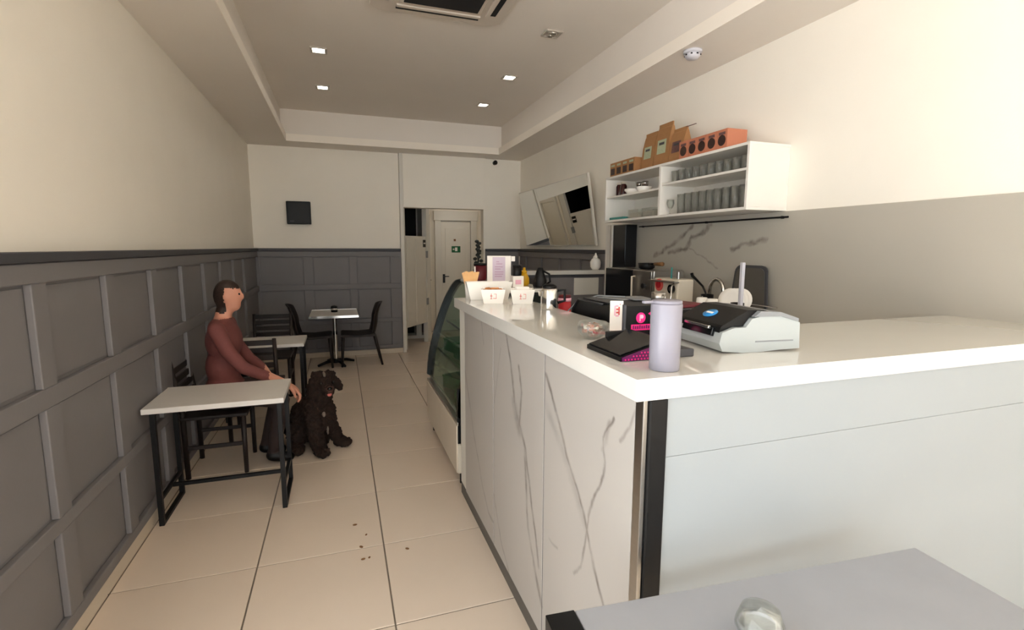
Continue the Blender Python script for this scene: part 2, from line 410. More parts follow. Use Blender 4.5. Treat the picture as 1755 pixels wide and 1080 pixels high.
d3 = struct(MB().box(1.386, 8.42, .01, 1.40, 9.02, 2.0, .003).build('door_3', 'door_white'))
for y0, y1, z0_, z1_ in ((8.34, 8.415, 0, 2.08), (9.025, 9.10, 0, 2.08), (8.415, 9.025, 2.005, 2.08)): MB().box(1.386, y0, z0_, 1.415, y1, z1_, .003).build('door_frame', 'joinery_white', d3)
MB().tube([(1.40, 8.48, 1.0), (1.44, 8.48, 1.0), (1.44, 8.58, 1.0)], .009).build('lever', 'dark_steel', d3)
# end door with exit sign
d2 = struct(MB().box(1.755, 9.16, .01, 2.30, 9.20, 2.01, .004).build('door_2', 'door_white'))
MB().box(1.83, 9.152, .16, 2.23, 9.161, 1.9, .004).build('door_panel', 'door_white', d2)
fr = MB().box(1.64, 9.13, 0, 1.75, 9.22, 2.03, .004).build('door_frame', 'joinery_white', d2)
MB().box(2.305, 9.13, 0, 2.42, 9.22, 2.03, .004).build('door_frame', 'joinery_white', d2)
MB().box(1.62, 9.12, 2.03, 2.44, 9.22, 2.2, .004).build('door_frame', 'joinery_white', d2)
h = MB().box(1.775, 9.135, .9, 1.815, 9.16, 1.06, .004).build('door_handle', 'dark_steel', d2)
MB().tube([(1.795, 9.13, 1.02), (1.795, 9.10, 1.02), (1.88, 9.10, 1.02)], .009).build('lever', 'dark_steel', h)
MB().box(1.985, 9.15, 1.66, 2.025, 9.153, 1.70, .001).build('number_plate', 'wood_brown', d2)
ex = thing('exit_sign', 'small green emergency exit sign on the corridor door', 'sign', (2.026, 9.151, 1.455))
MB().box(-.082, -.006, 0, .082, 0, .115, .002).build('plate', 'exit_green', ex)
MB().box(-.02, -.008, .025, .025, -.006, .092, .0005).build('doorway_symbol', 'paper', ex)
MB().prism([(-.065, .058), (-.045, .078), (-.045, .064), (-.028, .064), (-.028, .052), (-.045, .052), (-.045, .038)], 'y', -.008, -.006).build('arrow', 'paper', ex)

# ================================================================== CEILING FITTINGS
def downlight(x, y, lit, label):
    t = thing('downlight', label, 'ceiling light', (x, y, ZC), group='square downlights in the raised ceiling')
    fr = MB()
    for x0, y0, x1, y1 in ((-.07, -.07, .07, -.05), (-.07, .05, .07, .07), (-.07, -.05, -.05, .05), (.05, -.05, .07, .05)): fr.box(x0, y0, -.012, x1, y1, 0, .003)
    fr.build('frame', 'lamp_off', t)
    MB().cyl((0, 0, -.008), (0, 0, 0), .046, .046, 24).build('lens', 'lamp_glow' if lit else 'lamp_off', t)
    if not lit:
        MB().cyl((0, -.022, -.016), (0, -.022, -.008), .026, .03, 16).cyl((0, .03, -.016), (0, .03, -.008), .02, .024, 16).build('reflector', 'chrome', t)
    return t
for x, y, lb in ((-.106, 4.96, 'lit square downlight, first of the lit pair over the tables'), (-.105, 6.05, 'lit square downlight over the far pedestal table'),
                 (1.694, 5.08, 'lit square downlight over the mirror side, next to the unlit downlight'), (1.708, 6.118, 'lit square downlight over the doorway side of the room')):
    downlight(x, y, True, lb)
    sp = bpy.data.lights.new('downlight_lamp', 'SPOT'); sp.energy = 1.5; sp.spot_size = 1.7; sp.spot_blend = .7; sp.shadow_soft_size = .05; sp.color = (1, .93, .85)
    so = bpy.data.objects.new('downlight_lamp', sp); COL.objects.link(so); so.location = (x, y, ZC-.03)
downlight(1.686, 3.974, False, 'unlit square downlight with chrome reflectors beside the air conditioner')
ac = thing('air_conditioner', 'white ceiling cassette air conditioner with dark slots', 'air conditioner', (.74, 3.46, ZC))
bm = MB(); hw = .475
bm.prism([(-hw, -hw+.06), (-hw+.06, -hw), (hw-.06, -hw), (hw, -hw+.06), (hw, hw-.06), (hw-.06, hw), (-hw+.06, hw), (-hw, hw-.06)], 'z', -.035, -.002).build('body', 'ac_white', ac)
MB().box(-.29, -.29, -.05, .29, .29, -.035, .006).build('centre_panel', 'ac_white', ac)
MB().box(-.26, -.26, -.056, .26, .26, -.05, .002).build('grille', 'dark_void', ac)
for k in range(4):
    R = Matrix.Rotation(k*PI/2, 4, 'Z')
    o = MB().box(-.3, .36, -.04, .3, .405, -.035, .001).build('air_slot', 'dark_void', ac); o.rotation_euler = (0, 0, k*PI/2)
    o = MB().box(-.3, .325, -.05, .3, .36, -.035, .004).build('louvre', 'ac_white', ac); o.rotation_euler = (0, 0, k*PI/2)
sd = thing('smoke_detector', 'round white smoke detector under the ceiling soffit', 'smoke detector', (2.30, 3.0, ZS))
MB().lathe([(.062, 0), (.062, -.014), (.05, -.02)]).build('base', 'white_plastic', sd)
MB().lathe([(.05, -.018), (.05, -.036), (.036, -.052), (0, -.056)]).build('cover', 'white_plastic', sd)
for k in range(8):
    t = k*PI/4; MB().box(.046*math.cos(t)-.007, .046*math.sin(t)-.007, -.034, .046*math.cos(t)+.007, .046*math.sin(t)+.007, -.026, .001).build('vent', 'black_plastic', sd)
cc = thing('security_camera', 'tiny black security camera on the back wall under the soffit', 'camera', (2.262, YB, 2.81))
MB().cyl((0, 0, 0), (0, -.03, 0), .03, .026).build('mount', 'black_plastic', cc)
MB().sphere((0, -.05, 0), .034).build('dome', 'black_gloss', cc)
spk = thing('wall_speaker', 'square black loudspeaker mounted on the back wall above the panelling', 'speaker', (-.5, YB, 1.85))
MB().box(-.15, -.10, 0, .15, -.02, .30, .008).build('cabinet', 'black_plastic', spk)
MB().box(-.135, -.106, .015, .135, -.10, .285, .003).build('grille', 'black_metal', spk)
MB().box(-.11, -.109, .03, -.06, -.106, .045, .001).build('badge', 'dark_steel', spk)
MB().box(-.05, -.02, .1, .05, 0, .2, .002).build('bracket', 'black_metal', spk)

# ================================================================== SERVICE COUNTER
def ipY(x, y, X0):        # pixel on a vertical plane X = X0 -> (Y, Z)
    A, B_, C_ = cam_axes(); d = A*((x-877.5)/FPX)+B_*(-(y-540)/FPX)-C_; t = X0/d.x
    return (t*d.y, HCAM+t*d.z)
def c6(pts, X0=.672, ox=780, oy=520, s=.5187): return [ipY(ox+p[0]*s, oy+p[1]*s, X0) for p in pts]
segs = []
segs += poly(c6([(300, 230), (345, 400), (370, 510), (420, 680), (437, 760), (460, 880), (490, 1005)]), 0.0145, 0.94)
segs += poly(c6([(300, 330), (350, 470), (372, 540), (432, 740)]), 0.0324, 0.31)
segs += poly(c6([(600, 345), (575, 400), (545, 450)]), 0.0097, 0.50)
segs += poly(c6([(525, 380), (490, 440), (495, 520), (490, 570), (455, 640), (440, 700), (437, 740), (415, 870), (390, 885)]), 0.0097, 0.81)
segs += poly(c6([(510, 395), (500, 450), (488, 480)]), 0.0162, 0.50)
segs += poly(c6([(165, 90), (185, 200), (200, 350), (230, 480), (235, 600), (240, 740), (270, 920), (285, 1000)]), 0.0179, 0.81)
segs += poly(c6([(210, 210), (220, 300), (212, 400), (232, 480), (255, 680), (275, 870)]), 0.0162, 0.88)
segs += poly(c6([(195, 330), (212, 420)]), 0.0486, 0.56)
segs += poly(c6([(128, 630), (150, 780), (180, 900)]), 0.0114, 0.69)
segs += poly(c6([(150, 150), (130, 330)]), 0.0097, 0.38)
segs += poly(c6([(30, 200), (60, 420), (90, 600), (110, 690), (125, 720)]), 0.0145, 0.62)
segs += poly(c6([(85, 50), (95, 130)]), 0.0130, 0.56)
segs += poly(c6([(310, 780), (340, 815)]), 0.0097, 0.44)
veined('marble', (170, 164, 157), (100, 91, 85), segs, .3)
ctr = thing('service_counter', 'long service counter faced with grey-veined white marble panels', 'counter')
FX = .672
MB().box(FX+.022, 1.0, .02, 1.03, 2.97, 1.19).build('carcass', 'wainscot_dark', ctr)
for y0, y1 in ((1.03, 1.6065), (1.6135, 2.2415), (2.2485, 2.83)):
    MB().box(FX, y0, .075, FX+.02, y1, 1.182, .0012).build('front_panel', 'marble', ctr)
for y0, y1, z0_, z1_ in ((1.6065, 1.6135, .075, 1.182), (2.2415, 2.2485, .075, 1.182), (1.03, 2.83, 1.182, 1.1905)):
    MB().box(FX+.0015, y0, z0_, FX+.02, y1, z1_).build('joint_shade_strip', 'wainscot_dark', ctr)  # dark panel joints; the top strip paints the shadow line under the worktop
MB().box(FX+.004, 2.834, .075, FX+.022, 2.97, 1.19, .001).build('edge_strip', 'joinery_white', ctr)
MB().box(FX+.004, .995, 0, FX+.03, 2.97, .073, .001).build('plinth', 'plinth', ctr)
MB().box(FX-.001, .993, .0, FX+.012, 1.028, 1.19, .002).build('corner_strip', 'steel', ctr)
MB().box(FX+.013, .985, 0, .735, 1.0, 1.19, .003).build('corner_post', 'black_metal', ctr)
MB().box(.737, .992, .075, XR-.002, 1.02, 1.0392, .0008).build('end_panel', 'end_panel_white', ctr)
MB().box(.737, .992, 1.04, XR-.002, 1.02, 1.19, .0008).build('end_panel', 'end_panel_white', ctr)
MB().box(.737, 1.0, 0, XR-.002, 1.02, .073, .001).build('plinth', 'plinth', ctr)
MB().box(1.032, 1.55, .91, 1.5, 2.97, .95, .003).build('staff_shelf', 'white_laminate', ctr)
MB().box(1.46, 1.55, 0, 1.5, 2.97, .91, .003).build('staff_side_panel', 'joinery_white', ctr)
wt = MB().prism([(.645, .985), (XR-.002, .985), (XR-.002, 1.54), (1.035, 1.54), (1.035, 2.985), (.645, 2.985)], 'z', 1.191, 1.245)
wto = wt.build('counter_worktop', 'white_laminate'); tag(wto, 'glossy white worktop running along the marble-faced counter', 'worktop')
bv = wto.modifiers.new('edge', 'BEVEL'); bv.width = .003; bv.segments = 2
WT = 1.2455

# ================================================================== DISPLAY CASE
dc = thing('display_case', 'curved glass refrigerated pastry display case with black frame', 'display case', (0, 0, 0))
Y0, Y1 = 3.02, 4.2
prof = [(.985, 1.275), (.92, 1.245), (.842, 1.11), (.765, .90), (.705, .66), (.682, .47)]
def smoothp(p, n=5):
    out = []
    for i in range(len(p)-1):
        p0 = Vector(p[max(i-1, 0)]); p1 = Vector(p[i]); p2 = Vector(p[i+1]); p3 = Vector(p[min(i+2, len(p)-1)])
        for k in range(n):
            t = k/n; q = .5*((2*p1)+(p2-p0)*t+(2*p0-5*p1+4*p2-p3)*t*t+(3*p1-p0-3*p2+p3)*t**3); out.append((q.x, q.y))
    return out+[p[-1]]
cp = smoothp(prof)
MB().box(.66, Y0+.01, .1, 1.3, Y1-.01, .42, .006).build('base', 'skirting', dc)
MB().box(.668, Y0, .10, 1.3, Y0+.012, .30, .004).build('base_end', 'cream', dc)
MB().box(.665, Y0-.015, .12, .76, Y0, .30, .004).build('base_corner', 'cream', dc)
for x in (.72, 1.24):
    for y in (Y0+.08, Y1-.08): MB().cyl((x, y, 0), (x, y, .105), .025).build('foot', 'black_plastic', dc)
MB().box(.665, Y0, .42, 1.3, Y1, .445, .004).build('deck', 'steel', dc)
# bent glass front (thin shell)
g = MB(); inner = [(x+.006, z-.002) for x, z in cp]
ring = cp+inner[::-1]
g.prism(ring, 'y', Y0+.02, Y1-.02, smooth=False).build('front_glass', 'glass_green', dc)
for y in (Y0, Y1-.028):
    outer = [(x-.02, z+.012) for x, z in cp]; inn = [(x+.032, z-.022) for x, z in cp]
    MB().prism(outer+inn[::-1], 'y', y, y+.028).build('side_frame', 'black_gloss', dc)
    MB().prism([(1.3, 1.24)]+inn+[(.72, .44), (1.3, .44)], 'y', y+.012, y+.017).build('side_glass', 'glass_green', dc)
MB().box(.668, Y0, .30, .70, Y0+.028, .66, .003).build('side_frame', 'black_plastic', dc)
MB().box(1.27, Y0, .44, 1.3, Y1, 1.24, .004).build('back_panel', 'grey_plastic', dc)
MB().box(.96, Y0, 1.262, 1.32, Y1, 1.285, .004).build('top_board', 'white_laminate', dc)
for z, x0 in ((.70, .76), (.93, .84)):
    s = MB().box(x0, Y0+.03, z, 1.27, Y1-.03, z+.008, .001).build('shelf', 'glass_green', dc)
    MB().box(x0-.006, Y0+.03, z-.004, x0, Y1-.03, z+.014, .001).build('shelf_rail', 'chrome', s)
MB().box(.69, Y0+.03, .452, .70, Y1-.03, .475, .001).build('price_rail', 'chrome', dc)
for i, (y, z, c) in enumerate([(3.25, .709, 'green_box'), (3.62, .709, 'green_box'), (3.95, .709, 'green_box'), (3.4, .446, 'green_box'), (3.8, .446, 'green_box')]):
    t = thing('pastry_box', 'dark green carton lying inside the glass display case', 'carton', (.93 if z > .6 else .90, y, z), .1*i, 'green cartons in the display case')
    MB().box(-.12, -.13, 0, .12, .13, .085, .004).build('carton', c, t)
    MB().box(-.125, -.135, .085, .125, .135, .10, .003).build('lid', c, t)
for y in (3.2, 3.5, 3.8):
    tag(MB().lathe([(.0, 0), (.10, 0), (.125, .012), (.12, .015), (.1, .006), (0, .006)]).build('serving_plate', 'steel', None, (1.02, y, .939)), 'round steel serving plate on the upper shelf of the display case', 'plate', 'steel plates in the display case')

# ================================================================== WALL SHELF (right wall)
SX = 2.36
shelf = thing('wall_shelf', 'open white wall shelf with two bays full of glassware', 'shelf')
ya, ym, yb = 2.50, 3.40, 4.25; z0, z1 = 1.785, 2.19
W = 'shelf_white'
MB().box(SX, ya, z0, XR, yb, z0+.018, .001).build('bottom_board', W, shelf)
MB().box(SX, ya, z1-.018, XR, yb, z1, .001).build('top_board', W, shelf)
for y in (ya, ym-.012, yb-.018): MB().box(SX, y, z0+.018, XR-.012, y+(.024 if y == ym-.012 else .018), z1-.018, .001).build('upright', W, shelf)
MB().box(SX+.01, ya+.018, 2.025, XR-.012, ym-.012, 2.041, .001).build('shelf_board', W, shelf)
MB().box(SX+.01, ym+.012, 2.0, XR-.012, yb-.018, 2.016, .001).build('shelf_board', W, shelf)
MB().box(XR-.012, ya, z0+.018, XR-.001, yb, z1-.018).build('back_board', 'shelf_white', shelf)
ZT = z1; Zg1, Zg2, Zl1, Zl2 = z0+.018, 2.041, z0+.018, 2.016
# cartons and bags on top
ORD = ['first', 'second', 'third', 'fourth', 'fifth', 'sixth', 'seventh', 'eighth', 'ninth', 'tenth']
def window_box(y, lab, m='kraft', wy=.1, h=.125, rnd=False):
    t = thing('kraft_box', lab, 'box', (SX+.10, y, ZT), group='kraft boxes on top of the wall shelf')
    MB().box(-.07, -wy/2, 0, .09, wy/2, h, .003).build('carton', m, t)
    if rnd: MB().cyl((-.0725, 0, h*.45), (-.07, 0, h*.45), wy*.36, wy*.36, 18).build('window', 'box_window', t)
    else: MB().box(-.0725, -wy*.33, h*.15, -.07, wy*.33, h*.6, .001).build('window', 'box_window', t)
    MB().box(-.072, -wy*.3, h*.72, -.07, wy*.3, h*.86, .0005).build('print', 'kraft_label_brown' if rnd else 'kraft_label', t)
for k, y in enumerate((4.17, 4.068, 3.966, 3.864)): window_box(y, 'short kraft box with dark square window, %s from the tall kraft bags' % ORD[3-k])
for k in range(5): window_box(3.17-.098*k, 'short reddish kraft box with round dark picture, %s from the kraft bags' % ORD[k], 'kraft_pink', .096, .128, True)
def kraft_bag(y, h, wy, lab, tilt=0, lm='kraft_label', tail=False):
    t = thing('kraft_bag', lab, 'bag', (SX+.12, y, ZT), group='kraft paper coffee bags on the wall shelf')
    b = bmesh.new()
    lv = [(0, .042, wy/2*.96), (h*.15, .045, wy/2*.96), (h*.6, .034, wy/2*.95), (h*.88, .012, wy/2*.93), (h*.92, .005, wy/2*.93), (h, .005, wy/2*.92)]
    m = MB(); vs = []
    for z, dx, dy in lv: vs += [(-dx+tilt*z, -dy, z), (dx+tilt*z, -dy, z), (dx+tilt*z, dy, z), (-dx+tilt*z, dy, z)]
    fs = [[3, 2, 1, 0]]+[[k*4+i, k*4+(i+1) % 4, k*4+4+(i+1) % 4, k*4+4+i] for k in range(len(lv)-1) for i in range(4)]+[[20, 21, 22, 23]]
    m.add(vs, fs).build('pouch', 'kraft', t)
    def fx(z):
        for k in range(len(lv)-1):
            if lv[k][0] <= z <= lv[k+1][0]:
                q = (z-lv[k][0])/(lv[k+1][0]-lv[k][0]); return -(lv[k][1]+(lv[k+1][1]-lv[k][1])*q)+tilt*z-.003
    za, zb = h*.3, h*.62; q = wy*.3
    MB().add([(fx(za), -q, za), (fx(za), q, za), (fx(zb), q, zb), (fx(zb), -q, zb)], [[0, 1, 2, 3]]).build('label_patch', lm, t)
    zc_, zd = h*.5, h*.56; q *= .6
    MB().add([(fx(zc_)-.001, -q, zc_), (fx(zc_)-.001, q, zc_), (fx(zd)-.001, q, zd), (fx(zd)-.001, -q, zd)], [[0, 1, 2, 3]]).build('print', 'wainscot_dark', t)
    if tail: MB().box(-.008, -wy/2-.09, h*.97, .0, -wy/2+.02, h*.985, .001).build('tin_tie', 'kraft_label_brown', t)
    b.free()
kraft_bag(3.70, .30, .17, 'tall kraft bag nearest the square-window boxes on the shelf')
kraft_bag(3.51, .335, .19, 'tallest kraft bag with pale green label, middle of three on the shelf')
kraft_bag(3.325, .26, .17, 'kraft bag with dark picture label and loose tin tie on the shelf', 0, 'kraft_label_brown', True)
# glassware
def lathe_thing(name, prof, m, loc, lab, cat, grp, n=20):
    return tag(MB().lathe(prof, n=n).build(name, m, None, loc), lab, cat, grp)
def tumbler(r, h, t=.003): return [(0, 0), (r*.86, 0), (r, h), (r-t, h), (r*.86-t, .006), (0, .006)]
tall = MB().lathe(tumbler(.031, .145), n=20).mesh('tall_glass'); tall.materials.append(MATS['glass'])
short = MB().lathe(tumbler(.032, .085), n=20).mesh('short_glass'); short.materials.append(MATS['glass'])
def place(me, name, loc, lab, cat, grp):
    o = bpy.data.objects.new(name, me); COL.objects.link(o); o.location = loc; return tag(o, lab, cat, grp)
for k in range(9):
    for r in range(2):
        place(tall, 'tall_glass', (SX+.07+.085*r, 3.22-.078*k, Zg1), 'tall clear drinking glass, %s from the stemmed glass, %s row on the shelf' % (ORD[k], ('front', 'back')[r]), 'glass', 'tall glasses on the wall shelf')
for k in range(10):
    for r in range(2):
        place(short, 'short_glass', (SX+.07+.085*r, 3.30-.078*k, Zg2), 'short clear tumbler, %s from the shelf divider, %s row on the shelf' % (ORD[k], ('front', 'back')[r]), 'glass', 'short tumblers on the wall shelf')
lathe_thing('stem_glass', [(0, 0), (.03, 0), (.03, .003), (.005, .008), (.004, .04), (.02, .055), (.03, .085), (.027, .115), (.025, .115), (.028, .085), (.018, .058), (0, .05)], 'glass', (SX+.06, 3.335, Zg1), 'round stemmed glass next to the tall glasses on the shelf', 'glass', None)
for k, y in enumerate((4.13, 4.06)):
    t = thing('syrup_jar', 'dark maroon jar with pale lid in the upper bay of the shelf', 'jar', (SX+.08, y, Zl2), group='maroon jars on the wall shelf')
    MB().lathe([(0, 0), (.029, 0), (.03, .01), (.03, .085), (.022, .098), (.022, .105)]).build('body', 'jar_maroon', t)
    MB().lathe([(.024, .103), (.024, .122), (0, .122)]).build('lid', 'cream', t)
for y in (3.99, 3.90):
    t = thing('spice_jar', 'small glass jar with dark filling behind the white bowls', 'jar', (SX+.2, y, Zl2), group='small glass jars on the wall shelf')
    MB().lathe([(0, 0), (.026, 0), (.026, .08)]).build('filling', 'jar_maroon', t)
    MB().lathe([(.027, .08), (.027, .115), (0, .115)]).build('lid', 'chrome', t)
for y, s in ((3.92, 1.0), (3.74, 1.0)):
    for k in range(2):
        lathe_thing('white_bowl', [(0, 0), (.04*s, 0), (.07*s, .034), (.068*s, .035), (.038*s, .005), (0, .005)], 'white_ceramic', (SX+.085, y, Zl2+.009*k), 'white ceramic bowl %s beside the %s' % ('under another bowl' if k == 0 else 'stacked on another bowl', 'maroon jars on the shelf' if y > 3.8 else 'shelf divider'), 'bowl', 'white bowls on the wall shelf')
tt = thing('teal_tray', 'flat teal tray on the bottom board of the wall shelf', 'tray', (SX+.12, 4.07, Zl1))
MB().box(-.1, -.12, 0, .1, .12, .012, .004).build('base', 'teal', tt)
for x0, y0, x1, y1 in ((-.1, -.12, .1, -.11), (-.1, .11, .1, .12), (-.1, -.11, -.09, .11), (.09, -.11, .1, .11)): MB().box(x0, y0, .012, x1, y1, .022, .001).build('rim', 'teal', tt)
for y in (3.83, 3.62):
    t = thing('clear_container', 'clear square food container on the shelf, ' + ('next to the teal tray' if y > 3.7 else 'next to the middle divider'), 'container', (SX+.12, y, Zl1), group='clear containers on the wall shelf')
    m = MB(); m.box(-.08, -.08, 0, .08, .08, .006)
    for x0, y0, x1, y1 in ((-.08, -.08, .08, -.077), (-.08, .077, .08, .08), (-.08, -.077, -.077, .077), (.077, -.077, .08, .077)): m.box(x0, y0, .006, x1, y1, .075)
    m.build('tub', 'glass', t)
    MB().box(-.07, -.07, .008, .07, .07, .05, .006).build('contents', 'cream', t)

# ---- marble splashback, rail
sp_ = []
def c7(pts): return [ipY(1020+p[0]/6, 370+p[1]/6, 2.662) for p in pts]
sp_ += poly(c7([(1200, 80), (1130, 160), (1000, 240), (940, 340), (830, 370), (760, 380)]), .03, .8)
sp_ += poly(c7([(1010, 110), (880, 240), (700, 350), (610, 410)]), .03, .8)
sp_ += poly(c7([(960, 340), (1120, 430), (1250, 550)]), .012, .4)
sp_ += poly(c7([(1400, 350), (1470, 320), (1600, 260), (1750, 240)]), .025, .7)
veined('marble_splash', (178, 172, 160), (96, 88, 82), sp_, .25, warp=.03)
spl = struct(MB().box(2.662, 1.02, .95, XR-.001, 4.66, 1.782, .001).build('trim_6', 'marble_splash'))
struct(MB().box(2.63, 4.66, .95, XR-.001, 4.699, 1.782, .002).build('trim_7', 'shelf_white'))
ur = thing('utensil_rail', 'thin black utensil rail on the marble splashback below the shelf', 'rail', (2.645, 3.2, 1.745))
MB().cyl((0, -.75, 0), (0, .9, 0), .006).build('bar', 'black_metal', ur)
for y in (-.7, 0, .85): MB().cyl((0, y, 0), (.0165, y, 0), .009).build('bracket', 'black_metal', ur)

# ---- mirror leaning out from the right wall above the panelling
mi = thing('wall_mirror', 'large frameless wall mirror tilting out above the grey panelling', 'mirror', (2.655, 6.0, 1.575))
mt = math.atan2(.125, .76); Lm = .775
Rm = Matrix.Rotation(-mt, 3, 'Y')
def mbox(x0, y0, z0, x1, y1, z1, bev=.002): return MB().box(x0, y0, z0, x1, y1, z1, bev, Rm, (0, 0, 0))
mbox(-.02, -1.1, 0, .0, 1.07, Lm).build('backing', 'joinery_white', mi)
mbox(-.024, -1.075, .012, -.0205, 1.055, Lm-.012, .001).build('mirror_glass', 'mirror_silver', mi)
mbox(-.026, -1.1, 0, -.02, -1.075, Lm).build('frame_strip', 'joinery_white', mi)
MB().tube([(-.11, .6, .7), (.02, .6, .78)], .004).build('hanging_wire', 'dark_steel', mi)
MB().tube([(-.11, -.6, .7), (.02, -.6, .78)], .004).build('hanging_wire', 'dark_steel', mi)

# ---- half-height partition with white ledge at the end of the kitchen run
pt = thing('partition_cabinet', 'half-height dark grey partition with a white ledge under the mirror', 'partition', (0, 4.74, 0))
MB().box(1.86, 0, 0, 2.64, .18, 1.27, .004).build('body', 'wainscot_grey', pt)
MB().box(1.74, -.03, 1.275, 2.64, .22, 1.318, .004).build('ledge', 'white_laminate', pt)
MB().box(1.74, -.012, 1.245, 2.64, .2, 1.273, .001).build('ledge_shade', 'wainscot_dark', pt)  # dark strip paints the shade under the ledge
MB().box(2.295, -.008, 1.06, 2.58, .0, 1.238, .002).build('white_panel', 'joinery_white', pt)
wv = thing('white_vase', 'small rounded white jar with pointed lid on the partition ledge', 'jar', (2.575, 4.80, 1.3185))
MB().lathe([(0, 0), (.035, 0), (.055, .03), (.058, .08), (.045, .11), (.028, .125)]).build('body', 'white_ceramic', wv)
MB().lathe([(.03, .125), (.03, .135), (.012, .155), (.008, .175), (0, .18)]).build('lid', 'white_ceramic', wv)

# ================================================================== KITCHEN RUN ON RIGHT WALL
BCX, BZ = 2.05, .95
for k, (y0, y1) in enumerate(((1.56, 2.33), (2.33, 3.10), (3.10, 3.88), (3.88, 4.66))):
    t = thing('base_cabinet', ['white base cabinet beside the return of the counter', 'white base cabinet under the kitchen tap', 'white base cabinet under the cream coffee machine', 'white base cabinet under the black oven'][k], 'cabinet', (0, 0, 0), group='base cabinets along the splashback')
    MB().box(BCX+.02, y0, .08, 2.66, y1-.002, .91).build('body', 'joinery_white', t)
    d = MB().box(BCX, y0+.003, .09, BCX+.018, y1-.005, .90, .002).build('door', 'white_plastic', t)
    MB().tube([(BCX-.0, y0+.08, .84), (BCX-.03, y0+.08, .84), (BCX-.03, y0+.26, .84), (BCX, y0+.26, .84)], .005).build('handle', 'chrome', d)
    MB().box(BCX+.05, y0, 0, 2.6, y1-.002, .08).build('plinth', 'plinth', t)
tag(MB().box(BCX-.02, 1.545, .911, 2.66, 4.66, BZ, .003).build('kitchen_worktop', 'white_laminate'), 'white kitchen worktop along the marble splashback', 'worktop')
BZ += .0005
# oven with black door and steel controls
ov = thing('countertop_oven', 'black countertop oven with steel control side on kitchen worktop', 'oven', (2.28, 3.7, BZ))
MB().box(.02, -.36, .02, .3, .36, .425, .008).build('body', 'steel', ov)
MB().box(0, -.09, .03, .02, .355, .42, .006).build('door', 'black_gloss', ov)
MB().box(0, -.355, .03, .02, -.095, .42, .004).build('control_panel', 'steel', ov)
MB().tube([(0, -.13, .08), (-.03, -.13, .08), (-.03, -.13, .37), (0, -.13, .37)], .008).build('handle', 'cream', ov)
for z in (.3, .2, .1): MB().cyl((0, -.27, z), (-.02, -.27, z), .022).build('knob', 'dark_steel', ov)
for x in (.06, .26):
    for y in (-.3, .3): MB().cyl((x, y, 0), (x, y, .02), .015, n=10).build('foot', 'black_plastic', ov)
OT = BZ+.4255
bk = thing('black_cabinet', 'tall matte black box standing upright behind the oven below the shelf', 'box', (2.59, 4.26, BZ))
MB().box(-.055, -.115, 0, .06, .115, .815, .003).build('body', 'black_plastic', bk)
MB().box(-.06, -.11, .005, -.055, .11, .81, .002).build('front_panel', 'black_gloss', bk)
tag(MB().box(-.06, -.012, 0, .06, .012, .825, .002).build('white_board', 'shelf_white', None, (2.59, 4.40, BZ)), 'narrow upright white board beside the tall black box', 'board')
pn = thing('coffee_pot', 'small black pan with wooden handle on the oven', 'pan', (2.42, 3.62, OT))
MB().lathe([(0, 0), (.05, 0), (.065, .01), (.072, .05), (.068, .05), (.06, .012), (0, .008)]).build('pan', 'black_metal', pn)
MB().tube([(-.02, -.06, .042), (-.035, -.17, .046)], .010).build('handle_shank', 'black_metal', pn)
MB().tube([(-.035, -.165, .046), (-.05, -.29, .05)], [.013, .016]).build('wooden_handle', 'wood_brown', pn)
# coffee machine
cm = thing('coffee_machine', 'cream box-shaped coffee machine with round red badge and gauge', 'coffee machine', (2.24, 3.105, BZ))
MB().box(.0, -.14, 0, .14, .14, .38, .012).build('body', 'cream', cm)
MB().cyl((-.008, .07, .33), (0, .07, .33), .045, .045, 24).build('badge', 'logo_red', cm)
MB().cyl((-.013, .07, .33), (-.008, .07, .33), .026, .026, 20).build('badge_centre', 'red', cm)
g = MB().cyl((-.02, -.085, .31), (0, -.085, .31), .032, .032, 24).build('gauge', 'black_gloss', cm)
MB().cyl((-.023, -.085, .31), (-.02, -.085, .31), .016, .016, 16).build('dial', 'chrome', g)
MB().cyl((-.006, .0, .24), (0, .0, .24), .014).build('button', 'dark_red', cm)
MB().cyl((.05, 0, .38), (.05, 0, .46), .006).build('lever', 'teal', cm)
MB().cyl((.05, -.08, .38), (.05, -.08, .43), .012).build('valve', 'steel', cm)
MB().box(-.04, -.16, .355, .0, .16, .365, .002).build('cup_rail', 'steel', cm)
MB().tube([(-.005, -.11, .355), (-.04, -.13, .33), (-.05, -.135, .2), (-.045, -.13, .12)], .006).build('steam_wand', 'chrome', cm)
# ladle in a jar
lj = thing('utensil_jar', 'small black and chrome jar by the kitchen tap', 'jar', (2.42, 2.87, BZ))
MB().lathe([(0, 0), (.04, 0), (.042, .28), (.038, .28), (.036, .01), (0, .01)]).build('body', 'black_plastic', lj)
MB().cyl((-.041, .0, .18), (-.044, 0, .27), .012).build('shine_strip', 'chrome', lj)
tag(MB().tube([(0, -.012, .0), (0, .012, .27), (.0, .05, .32), (.005, .13, .365), (.005, .17, .385), (.005, .18, .405)], [.006, .006, .007, .009, .011, .012]).build('black_ladle', 'black_plastic', None, (2.42, 2.872, BZ+.012)), 'black-handled ladle leaning out of the utensil jar', 'ladle')
fa = thing('kitchen_tap', 'chrome swan-neck kitchen tap in front of the splashback', 'tap', (2.54, 2.85, BZ))
MB().lathe([(0, 0), (.028, 0), (.028, .02), (.018, .03), (.016, .12)]).build('base', 'chrome', fa)
MB().tube([(0, 0, .1), (0, 0, .28)]+[(0, .07-.07*math.cos(t), .29+.09*math.sin(t)) for t in [k*PI/8 for k in range(9)]]+[(0, .14, .24)], .013, 10).build('spout', 'chrome', fa)
MB().tube([(0, 0, .09), (-.05, -.02, .12), (-.09, -.03, .14)], .008).build('lever', 'chrome', fa)
